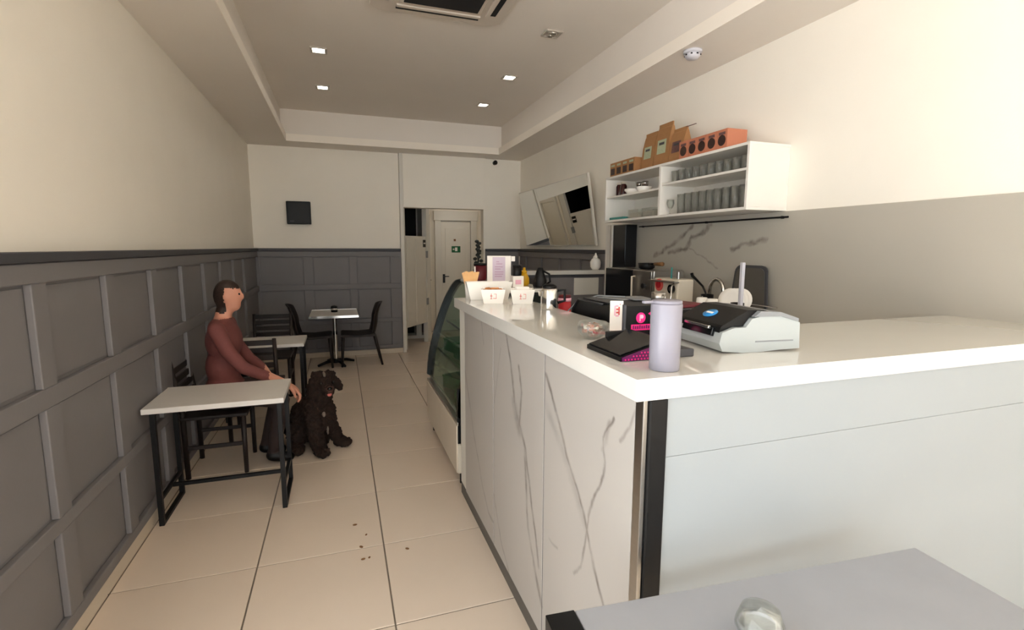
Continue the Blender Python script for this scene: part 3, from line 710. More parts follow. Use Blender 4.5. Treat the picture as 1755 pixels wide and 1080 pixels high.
# dish rack
rk = thing('dish_rack', 'white two-tier dish rack holding plates by the kitchen tap', 'dish rack', (2.30, 2.5, BZ))
MB().box(-.15, -.22, .185, .15, .22, .20, .003).build('drip_tray', 'white_plastic', rk)
for x in (-.14, .14):
    for y in (-.21, .21): MB().cyl((x, y, 0), (x, y, .19), .007).build('leg', 'white_plastic', rk)
MB().box(-.145, -.222, .2, -.125, -.2, .52, .003).build('post', 'white_plastic', rk)
for x in (-.14, .14): MB().cyl((x, -.21, .25), (x, .21, .25), .004).build('side_wire', 'chrome', rk)
for k in range(9): MB().tube([(-.14, -.19+.045*k, .2), (-.14, -.19+.045*k, .25), ], .0025, 6).build('wire', 'chrome', rk)
for k in range(4):
    tag(MB().lathe([(0, 0), (.045, 0), (.075, .010), (.075, .013), (.045, .004), (0, .004)]).build('dinner_plate', 'white_ceramic'), 'white plate standing upright in the dish rack', 'plate', 'white plates in the dish rack')
    o = bpy.context.scene.objects[-1] if False else [x for x in bpy.data.objects if x.name.startswith('dinner_plate')][-1]
    o.location = (2.325+.022*k-.03, 2.51-.006*k, BZ+.277); o.rotation_euler = (0, math.radians(-80), math.radians(20))
for k, (y, x) in enumerate(((2.655, 2.2), (2.56, 2.2))):
    t = thing('white_mug', 'white mug upside down on the dish rack beside the plates', 'mug', (x, y, BZ+.2005), group='white mugs on the dish rack')
    MB().lathe([(.038, 0), (.04, .002), (.034, .08), (.028, .085), (0, .085)]).build('cup', 'white_ceramic', t)
    MB().tube([(0, -.034, .02), (0, -.058, .03), (0, -.058, .055), (0, -.034, .065)], .005).build('handle', 'white_ceramic', t)
t = thing('black_mug', 'black mug on the dish rack next to the upright plates', 'mug', (2.21, 2.36, BZ+.2005))
MB().lathe([(0, 0), (.036, 0), (.038, .08), (.034, .08), (.032, .006), (0, .006)]).build('cup', 'black_plastic', t)
MB().tube([(0, .036, .02), (0, .058, .03), (0, .058, .055), (0, .036, .065)], .005).build('handle', 'black_plastic', t)
ch_ = thing('cutlery_basket', 'steel wire cutlery basket with upright cutlery beside the dish rack', 'basket', (2.16, 2.83, BZ))
for z in (.02, .12, .22):
    MB().tube([(-.05, -.07, z), (.05, -.07, z), (.05, .07, z), (-.05, .07, z), (-.05, -.07, z)], .003, 6).build('ring', 'chrome', ch_)
for k in range(6):
    for x in (-.05, .05): MB().cyl((x, -.06+.024*k, .0), (x, -.06+.024*k, .22), .0025, n=6).build('wire', 'chrome', ch_)
MB().box(-.05, -.07, 0, .05, .07, .004).build('floor_plate', 'chrome', ch_)
for k in range(5):
    tag(MB().tube([(0, 0, 0), (0, .002, .14), (0, .004, .21)], [.003, .005, .008], 6).build('fork', 'steel', None, (2.15+.012*(k % 2), 2.785+.022*k, BZ+.005)), 'steel cutlery handle standing in the wire basket', 'cutlery', 'cutlery in the wire basket')
dt = thing('leaning_tray', 'dark grey rounded tray leaning on the splashback behind the plates', 'tray', (2.56, 2.66, BZ))
rt = Matrix.Rotation(math.radians(8), 3, 'Y')
pts = []
for cx, cz, a0 in ((.12, .05, -90), (.12, .44, 0), (-.06, .44, 90), (-.14, .05, 180)):
    for k in range(5):
        t_ = math.radians(a0+k*22.5); pts.append((cx+.05*math.cos(t_), cz+.05*math.sin(t_)))
m = MB().prism(pts, 'x', -.012, 0); m.v = [tuple(rt @ Vector(v)) for v in m.v]; m.build('board', 'wainscot_dark', dt)
m = MB().prism([(p[0]*.88, p[1]*.9+.03) for p in pts], 'x', -.016, -.012); m.v = [tuple(rt @ Vector(v)) for v in m.v]; m.build('centre', 'plinth', dt)

# ================================================================== THINGS ON THE COUNTER
soap = thing('soap_dispenser', 'tall white cylinder dispenser with short spout on the worktop corner', 'dispenser', (.768, 1.055, WT))
MB().lathe([(0, 0), (.036, 0), (.0375, .002), (.0385, .165), (.037, .168), (0, .168)], n=32).build('body', 'soap_white', soap)
MB().lathe([(.0375, .1685), (.0375, .174), (.036, .176), (0, .176)], n=32).build('cap', 'soap_white', soap)
MB().box(-.062, .004, .168, -.02, .016, .175, .002).build('spout', 'soap_white', soap)
# black wedge stand with dotted pink side
ws = thing('tablet_stand', 'black wedge-shaped stand with pink dotted side on the worktop', 'stand', (.705, 1.155, WT))
MB().prism([(0, .0), (0, .012), (.14, .05), (.155, .05), (.155, 0)], 'y', .005, .20).build('body', 'black_plastic', ws)
sl = math.atan2(.038, .14)
MB().box(.004, .012, .0125, .142, .193, .0165, .001, Matrix.Rotation(-sl, 3, 'Y'), (0, 0, .012)).build('glossy_top', 'black_gloss', ws)
MB().prism([(.004, .001), (.004, .011), (.14, .048), (.153, .048), (.153, .001)], 'y', .0, .005).build('side_panel', 'purple', ws)
dots = []
for i in range(14):
    for j in range(5):
        x, z = .012+.010*i+(.005 if j % 2 else 0), .005+.0085*j
        if x < .15 and z < .011+(x-.004)*.272-.004: dots.append((x, z))
for x, z in dots: MB().cyl((x, -.001, z), (x, .0, z), .0024, n=8).build('dot', 'pink', ws)
MB().box(.155, .0, 0, .235, .2, .022, .003).build('foot', 'wainscot_dark', ws)
MB().box(.06, .185, .03, .155, .20, .05, .003).build('back_stop', 'black_plastic', ws)
# upright black card with pink emblem
ds = thing('display_board', 'upright black display board with hot pink emblem and lettering', 'display board', (1.0, 1.445, WT))
MB().box(-.11, -.004, 0, .11, .004, .112, .001).build('board', 'black_plastic', ds)
MB().box(-.105, -.03, 0, .105, .03, .006, .002).build('base', 'black_plastic', ds)
MB().box(-.118, -.006, 0, -.109, .006, .118, .001).build('edge_post', 'wainscot_dark', ds)
em = MB().cyl((-.052, -.0055, .072), (-.052, -.004, .072), .018, .018, 24).build('emblem', 'pink', ds)
MB().box(-.057, -.0065, .061, -.054, -.0055, .083).cyl((-.049, -.0065, .076), (-.049, -.0055, .076), .007, .007, 14).build('emblem_mark', 'pink_pale', em)
pl_ = MB().box(-.088, -.0055, .030, -.014, -.004, .050, .0).build('lettering_band', 'pink', ds)
for k in range(8): MB().box(-.083+.0085*k, -.0065, .035, -.078+.0085*k, -.0055, .045 if k % 3 else .047).build('letter', 'purple', pl_)
MB().prism([(-.024, .085), (-.004, .098), (-.012, .078)], 'y', -.0055, -.004).build('pink_fleck', 'pink', ds)
# small white card with pink figure
cs = thing('menu_card', 'small white card stand with pink print beside the glass bowl', 'card', (.955, 1.61, WT), -.35)
MB().box(-.024, -.003, 0, .024, .003, .112, .001).build('card', 'paper', cs)
MB().box(-.022, -.02, 0, .022, .02, .004, .001).build('base', 'paper', cs)
for x0, z0_, x1, z1_ in ((-.009, .058, -.004, .094), (-.004, .054, .008, .06), (-.002, .066, .008, .072), (-.002, .078, .006, .084), (.006, .06, .011, .09), (-.004, .09, .006, .096), (.011, .098, .014, .101)): MB().box(x0, -.004, z0_, x1, -.003, z1_).build('print', 'pink_pale' if x0 < -.003 else 'logo_red', cs)
# candy bowl
cb = thing('candy_bowl', 'round clear glass bowl filled with wrapped sweets', 'bowl', (.80, 1.50, WT))
MB().lathe([(0, 0), (.028, 0), (.05, .022), (.052, .042), (.047, .058), (.0445, .058), (.049, .042), (.047, .023), (.027, .004), (0, .004)], n=28).build('bowl', 'glass', cb)
for k in range(60):
    t_ = random.random()*2*PI; r = .036*math.sqrt(random.random()); z = .012+.038*random.random()*(1 if r < .025 else .9)
    if z < .02: r *= .6
    tag(MB().box(-.008, -.005, -.004, .008, .005, .004, .002, Matrix.Rotation(random.random(), 3, 'X')).build('sweet', ['candy', 'kraft_pink', 'red', 'cream', 'wood_brown'][k % 5], None, (.80+r*math.cos(t_), 1.50+r*math.sin(t_), WT+z), random.random()*3), 'small wrapped sweet inside the clear glass bowl', 'sweet', 'sweets in the glass bowl')
# label printer
lp = thing('label_printer', 'white label printer with black top and blue oval badge', 'printer', (1.03, 1.16, WT), math.radians(-6))
prf = [(.012, .006), (0, .03), (.008, .062), (.05, .075), (.085, .075), (.105, .1), (.15, .11), (.22, .105), (.27, .085), (.275, .006), (.2, .004), (.14, .0), (.08, .0)]
MB().prism(prf, 'y', 0, .235).build('body', 'printer_white', lp)
MB().prism([(.006, .060), (.010, .076), (.016, .081), (.10, .124), (.15, .124), (.20, .112), (.14, .112), (.104, .103), (.084, .078), (.05, .078)], 'y', .012, .238).build('top_cover', 'black_plastic', lp)
MB().prism([(.11, .106), (.13, .122), (.20, .118), (.262, .098), (.262, .088), (.2, .106)], 'y', -.004, .24).build('lid_arch', 'grey_plastic', lp)
MB().box(-.003, .035, .046, .012, .19, .071, .002, Matrix.Rotation(math.radians(14), 3, 'Y')).build('label_slot', 'black_gloss', lp)
MB().box(-.005, .05, .066, .004, .18, .076, .002, Matrix.Rotation(math.radians(14), 3, 'Y')).build('tear_bar', 'chrome', lp)
bd = MB().lathe([(.0, .0), (.026, 0), (.026, .002), (0, .003)], n=28, sx=.8, sy=1.1).build('badge', 'blue', lp, (.055, .13, .1020)); bd.rotation_euler = (0, -.473, 0)
MB().box(-.004, -.016, .003, .004, .016, .0036).build('badge_mark', 'paper', bd)
MB().box(.12, -.002, .03, .25, .0, .034, .0005).build('side_groove', 'grey_plastic', lp)
# bowls of biscuits
def square_bowl(loc, rz, lab, content):
    t = thing('square_bowl', lab, 'bowl', loc, rz, 'white square bowls with red logo')
    a, b_, h = .052, .066, .078; m = MB(); vs = []
    for hw, z in ((a, 0), (b_, h), (b_-.004, h), (a-.004, .005)): vs += [(-hw, -hw, z), (hw, -hw, z), (hw, hw, z), (-hw, hw, z)]
    fs = [[3, 2, 1, 0], [12, 13, 14, 15]]+[[k*4+i, k*4+(i+1) % 4, k*4+4+(i+1) % 4, k*4+4+i] for k in range(3) for i in range(4)]
    m.add(vs, fs).build('bowl', 'white_ceramic', t)
    def face(x0, z0_, x1, z1_): # mark on the -y face
        f = lambda z: -(a+(b_-a)*z/h)-.0008
        return MB().add([(x0, f(z0_), z0_), (x1, f(z0_), z0_), (x1, f(z1_), z1_), (x0, f(z1_), z1_)], [[0, 1, 2, 3]])
    for r in ((-.012, .03, -.009, .056), (-.017, .042, -.004, .045), (-.016, .026, -.005, .029), (.0, .028, .018, .0305), (.016, .0305, .018, .055), (.004, .053, .018, .055)): face(*r).build('logo_mark', 'logo_red', t)
    return t
square_bowl((.795, 2.66, WT), -.27, 'white square bowl with red logo heaped with biscuits', 1)
square_bowl((.945, 2.60, WT), -.30, 'white square bowl with red logo holding white napkins', 2)
for k in range(14):
    x, y, z = random.uniform(-.036, .036), random.uniform(-.036, .036), .045+.03*random.random()+(.006*(k//5))
    tag(MB().box(-.022, -.012, -.005, .022, .012, .005, .003, Matrix.Rotation(random.uniform(-.5, .5), 3, 'X')).build('biscuit', 'cookie', None, (.795+x, 2.66+y, WT+z), random.random()*3), 'small golden biscuit heaped in the square bowl', 'biscuit', 'biscuits in the square bowl')
for k in range(3):
    tag(MB().box(-.035, -.002, 0, .035, .002, .082, .001, Matrix.Rotation(-.1+.1*k, 3, 'X')).build('napkin', 'paper', None, (.944, 2.585+.014*k, WT+.008), -.3), 'folded white paper napkin in the square bowl', 'napkin', 'napkins in the square bowl')
# long white trough behind the bowls
tr = thing('white_trough', 'long white ceramic trough behind the square bowls', 'trough', (.822, 2.84, WT), -.13)
m = MB(); vs = []
for hx, hy, z in ((.11, .03, 0), (.135, .045, .105), (.131, .041, .105), (.106, .026, .006)): vs += [(-hx, -hy, z), (hx, -hy, z), (hx, hy, z), (-hx, hy, z)]
m.add(vs, [[3, 2, 1, 0], [12, 13, 14, 15]]+[[k*4+i, k*4+(i+1) % 4, k*4+4+(i+1) % 4, k*4+4+i] for k in range(3) for i in range(4)]).build('trough', 'white_ceramic', tr)
# stirrers in a cup
tag(MB().lathe([(0, 0), (.03, 0), (.036, .10), (.033, .10), (.028, .006), (0, .006)]).build('stirrer_cup', 'white_ceramic', None, (.735, 2.93, WT)), 'white cup holding wooden stirrers at the end of the worktop', 'cup')
for k in range(26):
    u = -1+2*(k % 9)/8; v = -1+(k//9); lean = math.radians(13*u)
    R_ = Matrix.Rotation(lean, 3, 'Y')
    tag(MB().box(-.0045, -.0012, 0, .0045, .0012, .150+.003*(k % 3), .0005, R_, (0, 0, 0)).build('wooden_stirrer', 'wood_light', None, (.735+.011*u, 2.93+.013*v, WT+.0075), -.2), 'pale wooden stirrer standing in the white cup', 'stirrer', 'wooden stirrers in the cup')
TB = 1.2855
# sign on the case top
sg = thing('sign_holder', 'white framed notice with lilac print on the display case top', 'sign', (1.03, 3.30, TB), -.25)
MB().box(-.082, -.006, .0, .082, .006, .208, .002).build('board', 'paper', sg)
pr_ = MB().box(-.045, -.008, .03, .042, -.006, .20, .0005).build('print_area', 'sign_lilac', sg)
for z, x0, x1 in ((.165, -.02, .0), (.15, -.02, .022), (.13, -.03, .025), (.115, -.028, .01), (.095, -.03, .03), (.08, -.03, .028), (.065, -.03, .02)): MB().box(x0, -.009, z, x1, -.008, z+.006).build('print_line', 'sign_ink', pr_)
MB().box(-.06, -.03, 0, .06, .03, .005, .001).build('base', 'paper', sg)
MB().box(.084, .0, .17, .11, .02, .205, .002).build('clip', 'paper', sg)
wbx = thing('white_carton', 'small white carton with pale print beside the yellow bottle', 'carton', (1.125, 3.2, TB))
MB().box(-.038, -.03, 0, .038, .03, .075, .002).build('carton', 'paper', wbx)
MB().box(-.02, -.032, .02, .02, -.03, .05, .0005).build('print', 'pink_pale', wbx)
bt = thing('black_tin', 'black tin standing on the small white carton', 'tin', (1.125, 3.2, TB+.0755))
MB().lathe([(0, 0), (.03, 0), (.031, .005), (.031, .065)]).build('tin', 'black_plastic', bt)
MB().lathe([(.032, .062), (.032, .074), (0, .074)]).build('lid', 'black_metal', bt)
yb_ = thing('yellow_bottle', 'round yellow squeeze bottle with dark cap on the display case', 'bottle', (1.225, 3.33, TB))
MB().lathe([(0, 0), (.03, 0), (.036, .015), (.036, .05), (.024, .075), (.02, .085)]).build('body', 'yellow', yb_)
MB().lathe([(.02, .083), (.021, .10), (.01, .105), (.008, .125), (0, .125)]).build('cap', 'yellow', yb_)
rb = thing('coffee_tin', 'dark red coffee tin with white stripe behind the notice', 'tin', (1.08, 3.98, TB))
MB().lathe([(0, 0), (.05, 0), (.052, .004), (.052, .12)]).build('tin', 'dark_red', rb)
MB().lathe([(.053, .118), (.053, .135), (0, .137)]).build('lid', 'black_plastic', rb)
MB().box(-.056, -.03, .01, -.045, -.012, .112, .002).build('stripe', 'paper', rb)
dp = thing('dark_plant', 'bushy dark dried plant in a black pot by the doorway', 'plant', (1.10, 4.11, TB))
MB().lathe([(0, 0), (.035, 0), (.045, .08), (.04, .08), (.032, .01), (0, .01)]).build('pot', 'black_plastic', dp)
for k in range(26):
    an = k*2.4; r = .01+.045*((k*7 % 10)/10); hh = .12+.21*((k*3 % 13)/13)
    if hh > .25: r *= .35
    x, y = r*math.cos(an)*.75, r*math.sin(an)*.75
    st = MB().tube([(0, 0, .06), (x*.5, y*.5, hh*.6), (x, y, hh)], .002, 5).build('stem', 'foliage_dark', dp)
    MB().sphere((x, y, hh), .018, 7, (1, 1, .75)).build('leaf_cluster', 'foliage_dark', st)
# jugs
bj = thing('black_jug', 'tapered black plastic jug on the display case top beside the yellow bottle', 'jug', (1.265, 3.13, TB))
MB().lathe([(0, 0), (.045, 0), (.048, .01), (.043, .05), (.026, .105), (.018, .13), (0, .133)]).build('body', 'black_plastic', bj)
MB().tube([(.03, -.03, .02), (.05, -.055, .04), (.045, -.05, .09), (.015, -.018, .11)], .007).build('handle', 'black_plastic', bj)
sj = thing('steel_jug', 'stainless steel vacuum jug with black lid near the worktop edge', 'jug', (.985, 2.31, WT))
MB().lathe([(0, 0), (.042, 0), (.043, .004), (.043, .095), (.036, .105)], n=28).build('body', 'chrome', sj)
MB().lathe([(.037, .103), (.037, .115), (.02, .125), (0, .127)]).build('lid', 'black_plastic', sj)
MB().tube([(.04, -.01, .09), (.075, -.02, .095), (.075, -.02, .04), (.04, -.01, .03)], .007).build('handle', 'black_plastic', sj)
MB().prism([(-.012, .09), (.012, .09), (0, .065)], 'x', -.056, -.038).build('spout', 'chrome', sj)
SZ = .9505
rdb = thing('red_bottle', 'red sauce bottle with white band on the staff shelf', 'bottle', (1.12, 2.42, SZ))
MB().lathe([(0, 0), (.032, 0), (.034, .01), (.034, .33)]).build('body', 'red', rdb)
MB().lathe([(.035, .318), (.035, .336)]).build('band', 'pink_pale', rdb)
MB().lathe([(.034, .336), (.032, .352), (0, .352)]).build('cap', 'dark_red', rdb)
pos = thing('black_appliance', 'big black rounded countertop machine behind the worktop', 'machine', (1.26, 1.95, SZ))
b = MB().prism([(-.31, 0), (-.31, .33), (-.28, .35), (.24, .35), (.30, .30), (.31, .26), (.31, 0)], 'x', -.17, .17).build('body', 'black_plastic', pos)
MB().tube([(-.172, .312, .18), (-.172, .312, .26), (-.172, .30, .302), (-.172, .24, .352), (-.172, .0, .352)], .006).build('trim', 'dark_steel', pos)
MB().box(-.15, -.28, .351, .15, .24, .36, .003).build('top_tray', 'dark_steel', pos)
MB().box(-.176, -.27, .02, -.17, -.25, .34, .002).build('post_strip', 'wainscot_dark', pos)
for k, (x, y, r_) in enumerate(((-.02, .12, .3), (.05, .05, -.2))):
    tag(MB().box(-.05, -.08, 0, .05, .08, .004, .001).build('paper_slip', 'grey_plastic', None, (1.26+x, 1.97+y, SZ+.3605+.0045*k), r_), 'grey paper pad lying on the black countertop machine', 'paper', 'paper pads on the black machine')
rf = tag(MB().box(-.09, -.06, 0, .09, .06, .012, .002).build('red_folder', 'dark_red', None, (1.33, 1.74, SZ+.3605), .2), 'flat dark red folder lying on the black machine', 'folder')
spt = thing('steel_pot', 'small steel cup standing on the black countertop machine', 'cup', (1.33, 1.89, SZ+.3605))
MB().lathe([(0, 0), (.03, 0), (.031, .045), (.028, .045), (.027, .004), (0, .004)]).build('cup', 'steel', spt)
MB().tube([(0, -.03, .035), (0, -.05, .03), (0, -.05, .015), (0, -.03, .01)], .004).build('handle', 'steel', spt)
cabt = tag(MB().tube([(1.06, 2.30, SZ+.2), (1.07, 2.28, SZ+.28), (1.1, 2.24, SZ+.33), (1.2, 2.2, SZ+.366), (1.26, 2.05, SZ+.372)], .004, 6).build('cable', 'grey_plastic'), 'grey cable looping over the back of the black machine', 'cable')

# ================================================================== NEAR TABLE (by the viewer)
nt_ = thing('near_table', 'pale grey stone-look table with black edge against the counter end', 'table', (.395, .925, 0), math.radians(-4.5))
NT = .75
MB().box(.068, -.70, NT-.03, 1.05, 0, NT, .003).build('tabletop', 'table_grey', nt_)
MB().box(0, -.70, NT-.035, .067, .0, NT+.002, .002).build('edge_band', 'black_plastic', nt_)
for x in (.03, 1.0):
    for y in (-.66, -.04): MB().box(x-.02, y-.02, 0, x+.02, y+.02, NT-.035, .002).build('leg', 'black_metal', nt_)
MB().box(.05, -.06, NT-.07, .98, -.03, NT-.03, .002).build('apron', 'black_metal', nt_)
wc = thing('takeaway_cup', 'white cup under a clear dome lid on the grey table', 'cup', (.768, .705, NT+.0005))
MB().lathe([(0, 0), (.032, 0), (.042, .05), (.039, .05), (.03, .004), (0, .004)]).build('cup', 'white_plastic', wc)
MB().lathe([(.047, .045), (.046, .055), (.036, .085), (0, .092), (0, .090), (.034, .083), (.043, .055), (.0445, .045)]).build('dome_lid', 'glass', wc)

# ================================================================== DINING TABLES AND CHAIRS
def frame_table(loc, lab):
    t = thing('cafe_table', lab, 'table', loc, 0, 'wall-side cafe tables')
    MB().box(-.70, -.23, .655, 0, .23, .685, .003).build('tabletop', 'table_white', t)
    for x in (-.66, -.03):
        for y in (-.19, .19): MB().box(x-.013, y-.013, 0, x+.013, y+.013, .655, .002).build('leg', 'black_metal', t)
        MB().box(x-.013, -.177, 0, x+.013, .177, .02, .002).build('floor_bar', 'black_metal', t)
        MB().box(x-.012, -.177, .63, x+.012, .177, .654, .002).build('top_bar', 'black_metal', t)
    MB().box(-.65, -.012, .14, -.04, .012, .16, .002).build('stretcher', 'black_metal', t)
    for x in (-.66, -.03): MB().box(x-.01, -.177, .14, x+.01, .177, .16, .002).build('side_stretcher', 'black_metal', t)
    return t
frame_table((-.34, 3.31, 0), 'pale-topped cafe table with black frame beside the dog')
frame_table((-.34, 5.06, 0), 'pale-topped cafe table with black frame, between dog and pedestal table')
# pedestal table at the back
pd = thing('pedestal_table', 'square white table on a steel pedestal in front of the panelled wall', 'table', (-.10, 6.93, 0))
MB().box(-.29, -.36, .672, .29, .36, .695, .002).build('tabletop', 'table_white', pd)
MB().box(-.295, -.365, .668, .295, -.36, .699, .001).box(-.295, .36, .668, .295, .365, .699, .001).box(-.295, -.36, .668, -.29, .36, .699, .001).box(.29, -.36, .668, .295, .36, .699, .001).build('metal_edge', 'chrome', pd)
MB().cyl((0, 0, .06), (0, 0, .672), .026, n=20).build('column', 'chrome', pd)
MB().cyl((0, 0, .03), (0, 0, .08), .05, .035).build('hub', 'black_metal', pd)
for k in range(4):
    an = k*PI/2+.45
    MB().tube([(.02*math.cos(an), .02*math.sin(an), .06), (.14*math.cos(an), .14*math.sin(an), .05), (.25*math.cos(an), .25*math.sin(an), .018)], [.022, .019, .016]).build('foot', 'black_metal', pd)
np_ = thing('napkin_holder', 'small black holder with silver band on the pedestal table', 'holder', (-.10, 7.0, .6955))
MB().lathe([(0, 0), (.042, 0), (.042, .03)]).build('base', 'black_plastic', np_)
MB().lathe([(.043, .028), (.043, .05)]).build('band', 'chrome', np_)
MB().lathe([(.041, .05), (.042, .075), (.02, .085), (0, .085)]).build('top', 'black_plastic', np_)
# moulded chairs (local: sits facing +x)
def moulded_chair(loc, rz, lab):
    t = thing('moulded_chair', lab, 'chair', loc, rz, 'dark moulded chairs at the pedestal table')
    pr = [(-.22, .40), (-.2, .425), (0, .41), (.2, .425), (.22, .415), (.22, .395), (0, .385), (-.2, .39)]
    MB().prism(pr, 'y', -.21, .21, True).build('seat', 'dark_brown', t)
    pts = smoothp([(-.2, .41), (-.235, .55), (-.245, .66), (-.285, .79), (-.305, .83)], 4)
    bk_ = MB(); nn = 9; vs = []; fs = []
    for i, (x, z) in enumerate(pts):
        wdt = .21-.03*(i/len(pts)); 
        for j in range(nn):
            u = -1+2*j/(nn-1); dz = -.035*u*u*(i/len(pts)); vs.append((x+.05*u*u, wdt*u, z+dz))
    L = len(pts)
    vs += [(v[0]-.018, v[1], v[2]) for v in vs]
    for i in range(L-1):
        for j in range(nn-1):
            a_ = i*nn+j; fs.append([a_, a_+1, a_+nn+1, a_+nn]); o_ = L*nn; fs.append([o_+a_+nn, o_+a_+nn+1, o_+a_+1, o_+a_])
    edge = [i*nn for i in range(L)]+[(L-1)*nn+j for j in range(1, nn)]+[i*nn+nn-1 for i in range(L-2, -1, -1)]+[j for j in range(nn-2, 0, -1)]
    for k in range(len(edge)):
        a_, b_ = edge[k], edge[(k+1) % len(edge)]; fs.append([b_, a_, a_+L*nn, b_+L*nn])
    bk_.add(vs, fs, True).build('backrest', 'dark_brown', t)
    for s in (-1, 1):
        MB().tube([(-.2, .19*s, .41), (-.235, .195*s, .25), (-.29, .2*s, .0)], [.02, .018, .014]).build('leg', 'dark_brown', t)
        MB().tube([(.19, .18*s, .41), (.205, .185*s, .2), (.215, .19*s, .0)], [.02, .018, .014]).build('leg', 'dark_brown', t)
moulded_chair((.19, 6.93, 0), PI, 'dark brown moulded chair on the doorway side of the pedestal table')
moulded_chair((-.36, 6.93, 0), 0, 'dark brown moulded chair on the window-wall side of the pedestal table'.replace('window-wall', 'loudspeaker'))
# slatted wooden chairs (local: faces +y)
def slat_chair(loc, rz, lab):
    t = thing('slatted_chair', lab, 'chair', loc, rz, 'dark slatted wooden chairs')
    MB().box(-.2, -.2, .405, .2, .2, .43, .008).build('seat', 'dark_brown', t)
    for x in (-.18, .18):
        MB().tube([(x, -.18, 0), (x, -.185, .45), (x, -.235, .83)], [.016, .018, .015]).build('leg', 'dark_brown', t)
        MB().tube([(x, .17, 0), (x, .17, .41)], [.014, .018]).build('leg', 'dark_brown', t)
        MB().box(x-.01, -.17, .2, x+.01, .16, .225, .003).build('stretcher', 'dark_brown', t)
    for k in range(5):
        z = .53+.062*k; y = -.185-.05*(z-.45)/.38
        MB().box(-.18, y-.008, z, .18, y+.008, z+.042, .004).build('slat', 'dark_brown', t)
slat_chair((-.72, 5.72, 0), PI, 'dark slatted wooden chair between the frame tables and pedestal table')
slat_chair((-.70, 4.54, 0), 0, 'dark slatted wooden chair tucked at the table behind the dog')
slat_chair((-.84, 3.90, 0), -PI/2, 'dark slatted wooden chair under the seated person')

# ================================================================== DOG
def to_mesh_obj(name, parts, voxel, m, strength, scale_, seed=0, smooth_it=2):
    """union of ellipsoids / capsules -> one continuous remeshed surface with curly relief"""
    mb = MB()
    for p in parts:
        if p[0] == 's': mb.sphere(p[1], 1, 16, p[2], p[3] if len(p) > 3 else None)
        else:
            pts_, rs = p[1], p[2]; mb.tube(pts_, rs, 12)
            mb.sphere(pts_[0], rs[0], 12); mb.sphere(pts_[-1], rs[-1], 12)
    me = mb.mesh(name); o = bpy.data.objects.new(name, me); COL.objects.link(o)
    r = o.modifiers.new('r', 'REMESH'); r.mode = 'VOXEL'; r.voxel_size = voxel
    s = o.modifiers.new('s', 'SMOOTH'); s.factor = .5; s.iterations = smooth_it*2
    dg = bpy.context.evaluated_depsgraph_get(); dg.update()
    nm = bpy.data.meshes.new_from_object(o.evaluated_get(dg)); bpy.data.objects.remove(o)
    nm.name = name
    if strength:
        nr = [v.normal.copy() for v in nm.vertices]
        for v, n_ in zip(nm.vertices, nr):
            q = v.co*scale_; d = noise.noise(q)*.6+noise.noise(q*2.1+Vector((3, 1, 7)))*.5
            v.co += n_*(strength*d)
    nm.polygons.foreach_set('use_smooth', [True]*len(nm.polygons))
    nm.materials.clear(); nm.materials.append(MATS[m])
    o = bpy.data.objects.new(name, nm); COL.objects.link(o); return o
# local axes: dog looks towards -y (viewer); origin on the floor under the chest
dog = thing('dog', 'curly dark brown dog sitting beside the cafe table with tongue showing', 'dog', (-.17, 4.0, 0), math.radians(8))
Rz = lambda d: Matrix.Rotation(math.radians(d), 3, 'Z')
Rx = lambda d: Matrix.Rotation(math.radians(d), 3, 'X')
Ry = lambda d: Matrix.Rotation(math.radians(d), 3, 'Y')
parts = [
    ('s', (-.055, .02, .28), (.115, .11, .165), Rx(-14)),            # chest
    ('s', (-.10, .14, .215), (.135, .14, .17), Rx(-38)),              # belly, back
    ('s', (-.13, .22, .13), (.15, .14, .13)),                         # rump
    ('s', (-.185, .10, .12), (.085, .12, .11), Rx(15)),               # near haunch
    ('s', (.01, .17, .11), (.07, .12, .10), Rx(15)),                  # far haunch
    ('t', [(-.03, .02, .37), (-.005, -.01, .44), (.012, -.02, .49)], [.09, .085, .08]),   # neck
    ('s', (.012, -.035, .535), (.085, .088, .075)),                   # skull
    ('s', (.03, -.115, .50), (.050, .06, .042), Rx(10)),              # muzzle
    ('s', (.032, -.11, .468), (.040, .045, .022), Rx(14)),            # chin
    ('t', [(-.085, -.03, .33), (-.08, -.075, .2), (-.06, -.115, .09), (-.045, -.135, .045)], [.075, .062, .055, .054]),
    ('s', (-.035, -.17, .038), (.056, .068, .042)),
    ('t', [(.02, -.01, .32), (.045, -.005, .2), (.085, .005, .1), (.105, .0, .045)], [.07, .056, .048, .046]),
    ('s', (.140, -.03, .036), (.066, .052, .038), Rz(-35)),
    ('s', (-.20, -.02, .04), (.058, .10, .042)),                      # near hind foot
    ('s', (.0, .10, .03), (.045, .09, .034)),
    ('t', [(-.14, .33, .08), (-.2, .37, .05), (-.25, .35, .045)], [.035, .03, .022]),      # tail
    ('s', (-.075, -.025, .485), (.036, .055, .105), Ry(10)),          # long hanging ears
    ('s', (.105, -.03, .515), (.032, .052, .072), Ry(-30)),
    ('s', (-.03, -.03, .592), (.05, .055, .03)), ('s', (.05, -.035, .59), (.05, .05, .03)),
]
body = to_mesh_obj('body', parts, .0075, 'dog_fur', .017, 36); body.parent = dog
mz = to_mesh_obj('muzzle', [('s', (.032, -.132, .50), (.041, .05, .034), Rx(10)), ('s', (.034, -.124, .466), (.032, .042, .018), Rx(14))], .006, 'dog_muzzle', .004, 60); mz.parent = dog
MB().sphere((.036, -.180, .515), .016, 12, (1.15, .8, .8)).build('nose', 'eye', mz)
MB().sphere((.034, -.163, .468), .017, 12, (1.0, 1.1, .6), Rx(28)).build('tongue', 'tongue', mz)
for x in (-.016, .068): MB().sphere((x, -.119, .545), .0115, 12).build('eye', 'eye', dog)
